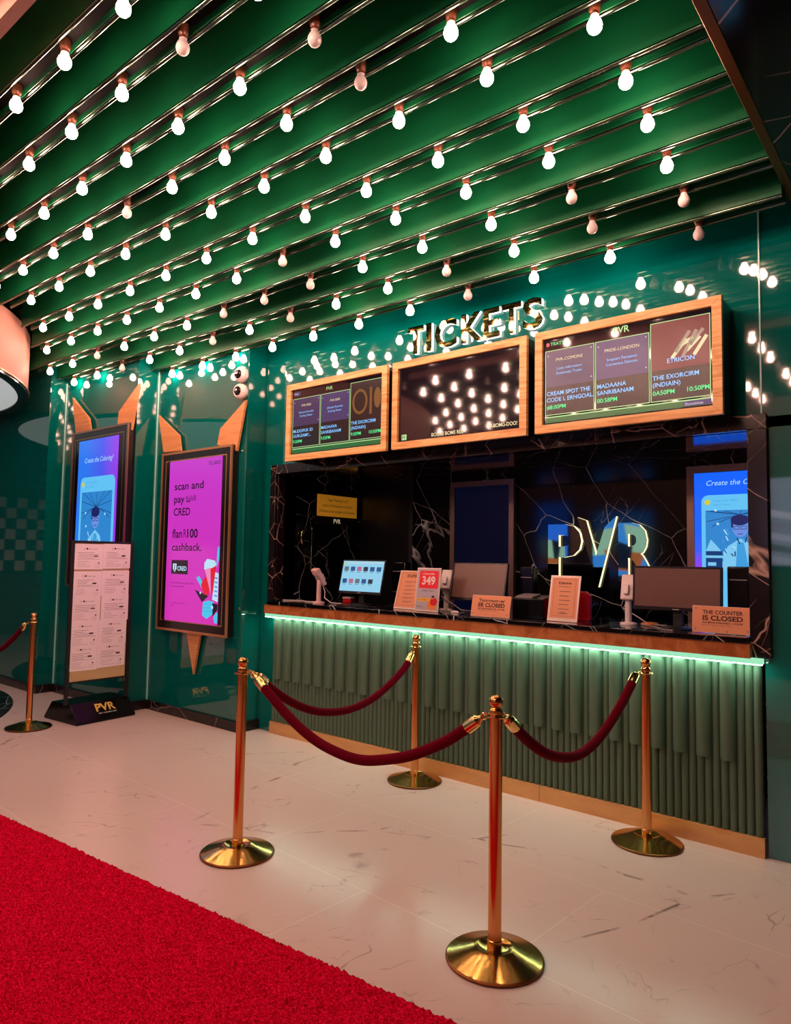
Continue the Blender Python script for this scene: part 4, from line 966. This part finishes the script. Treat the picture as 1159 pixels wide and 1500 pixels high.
# receipt printer, red holder, small bits
t = thing('receipt_printer', (-2.33, 4.42, ZC), 'black receipt printer with grey lid between sign and menu card', 'printer')
f = MB(); f.prism([(-2.48, 4.34, ZC), (-2.48, 4.34, ZC + .135), (-2.48, 4.50, ZC + .155), (-2.48, 4.52, ZC)], (.24, 0, 0), M_black); part('body', f, t, smooth=0, bevel=.006)
f = MB(); f.prism([(-2.465, 4.36, ZC + .137), (-2.465, 4.36, ZC + .147), (-2.465, 4.49, ZC + .163), (-2.465, 4.49, ZC + .151)], (.13, 0, 0), M_grey); part('lid', f, t, 'grey lid', smooth=0)
t = thing('menu_holder', (-2.09, 4.47, ZC), 'red plastic holder standing behind the peach menu card', 'holder')
f = MB(); f.prism([(-2.225, 4.47, ZC), (-1.965, 4.47, ZC), (-1.955, 4.45, ZC + .17), (-1.985, 4.45, ZC + .195), (-2.19, 4.45, ZC + .195), (-2.23, 4.45, ZC + .165)], (0, .03, 0), M_red); part('back', f, t, smooth=0, bevel=.004)
f = MB(); f.box(-2.215, 4.43, ZC, -1.97, 4.50, ZC + .012, M_red); part('foot', f, t)
f = MB(); f.box(-4.345, 4.60, ZC, -4.245, 4.65, ZC + .035, M_red); f.box(-4.345, 4.595, ZC + .030, -4.245, 4.652, ZC + .046, M_pinkpl); tag(f.build('ticket_box', loc=(-4.30, 4.62, ZC), bevel=.002), 'small red and pink box lying left of the lit monitor', 'box')
f = MB(); f.lathe([(.045, 0), (.055, .006), (.050, .014), (.03, .018)], (-1.58, 4.50, ZC), M_orange, 20); tag(f.build('coin_dish', loc=(-1.58, 4.50, ZC)), 'small orange dish lying left of the wide monitor foot', 'dish')
def cable(pts, r, m_, label, loc):
    f = MB(); f.tube(smooth_path([tuple(p) for p in pts], 40), r, m_, 8); tag(f.build('power_cable', loc=loc), label, 'cable', 'cables on the counter')
cable([(-4.80, 4.30, ZC + .005), (-4.66, 4.40, ZC + .004), (-4.52, 4.33, ZC + .005), (-4.40, 4.40, ZC + .004)], .004, M_white, 'white cable running left of the pink card terminal', (-4.6, 4.35, ZC))
cable([(-4.10, 4.27, ZC + .004), (-3.98, 4.24, ZC + .004), (-3.85, 4.30, ZC + .004), (-3.72, 4.24, ZC + .004)], .004, M_blackm, 'black cable curled before the lit monitor', (-3.9, 4.26, ZC))
cable([(-3.09, 4.44, ZC + .0062), (-3.03, 4.40, ZC + .0062), (-2.97, 4.36, ZC + .012), (-2.93, 4.34, ZC + .0062), (-2.985, 4.33, ZC + .0062)], .006, M_white, 'thick white cable beside the terminal behind 349 card', (-2.95, 4.44, ZC))
cable([(-1.62, 4.46, ZC + .004), (-1.50, 4.36, ZC + .004), (-1.42, 4.25, ZC + .004), (-1.34, 4.20, ZC + .004)], .004, M_grey, 'grey cable leading away from the right payment terminal', (-1.5, 4.33, ZC))

# ================================================================== OPPOSITE SIDE OF THE LOBBY (mirrored in the glass and marble)
def lobby_screen(x0, x1, z0, z1, m_, label, drawing=None):
    t = thing('lobby_display', ((x0 + x1) / 2, -2.3, z0), label, 'screen', 'screens across the lobby')
    f = MB(); f.box(x0 - .04, -2.3, z0 - .04, x1 + .04, -2.25, z1 + .04, M_bezel); part('frame', f, t, bevel=.004)
    d = Panel((x1, -2.245, z0), (-1, 0, 0), (0, 0, 1)); d.slab(0, 0, x1 - x0, z1 - z0, -.004, 0, m_)
    if drawing: drawing(d, x1 - x0, z1 - z0)
    part('display', d.mb, t, smooth=0)
S_mint = screen('mint_print', 'b8e4d0', 1.0); S_orp = screen('orange_print', 'd0703a', 1.0); S_nv = screen('navy_print', '101c3c', .8); S_lb = screen('lobby_blue', '2a6cf0', 1.5); S_lb2 = screen('lobby_blue_pale', '3a8af0', 1.5)
def art1(d, w, h):
    d.poly([(w * .1, h * .45), (w * .95, h * .5), (w * .8, h * .16), (w * .05, h * .12)], S_mint, .001); d.poly([(w * .2, h * .45), (w * .5, h * .48), (w * .42, h * .2), (w * .3, h * .15)], S_nv, .0014); d.poly([(0, h * .18), (w, h * .26), (w * .9, h * .12), (0, h * .02)], S_orp, .0018)
def art2(d, w, h):
    d.poly([(0, h * .72), (w * .45, h * .8), (w * .35, h * .35), (w * .02, h * .28)], S_mint, .001); d.poly([(w * .55, h * .75), (w, h * .7), (w, h * .3), (w * .6, h * .35)], S_mint, .001); d.poly([(w * .1, h * .35), (w * .8, h * .4), (w * .7, h * .1), (w * .2, h * .05)], S_orp, .0014); d.poly([(w * .3, h * .45), (w * .62, h * .55), (w * .58, h * .12), (w * .36, h * .1)], S_nv, .0018)
lobby_screen(-6.74, -6.07, 1.30, 2.70, S_lb, 'blue screen across the lobby, mirrored in black marble', art1)
lobby_screen(-5.55, -4.45, 1.30, 2.50, S_lb2, 'wide pale blue screen across the lobby, mirrored in black marble', art2)
def folds(d, w, h):
    for a, c in enumerate(('d0c0dc', '9a86a4', 'c4b4d4', '6a5a6a', 'b4a4c4')):
        d.poly([(0, h * (.62 - .13 * a)), (w * .3, h * (.66 - .13 * a)), (w * .62, h * (.56 - .13 * a)), (w, h * (.64 - .13 * a)), (w, h * (.56 - .13 * a)), (w * .5, h * (.47 - .13 * a)), (0, h * (.55 - .13 * a))], screen('fold_%d' % a, c, 2.8), .0012)
lobby_screen(-2.1, -.9, 1.54, 2.735, screen('lobby_lilac', '8f88a4', 3.2), 'lilac photo lightbox across the lobby, mirrored beside the counter', folds)
t = thing('photo_backdrop', (-14.15, 1.4, 1.2), 'checkered photo backdrop board at far left end', 'backdrop')
d = Panel((-14.19, 2.6, 1.15), (0, -1, 0), (0, 0, 1)); d.O = Vector((-14.16, .6, 1.15)); d.U = Vector((0, 1, 0)); d.n = d.U.cross(d.V)
d.slab(0, 0, 1.4, 1.5, -.03, 0, M_blackm)
for i in range(7):
    for j in range(7):
        if (i + j) % 2: d.rect(.02 + .195 * i, .05 + .2 * j, .2 + .195 * i, .24 + .2 * j, M_white, .001)
part('board', d.mb, t, smooth=0)
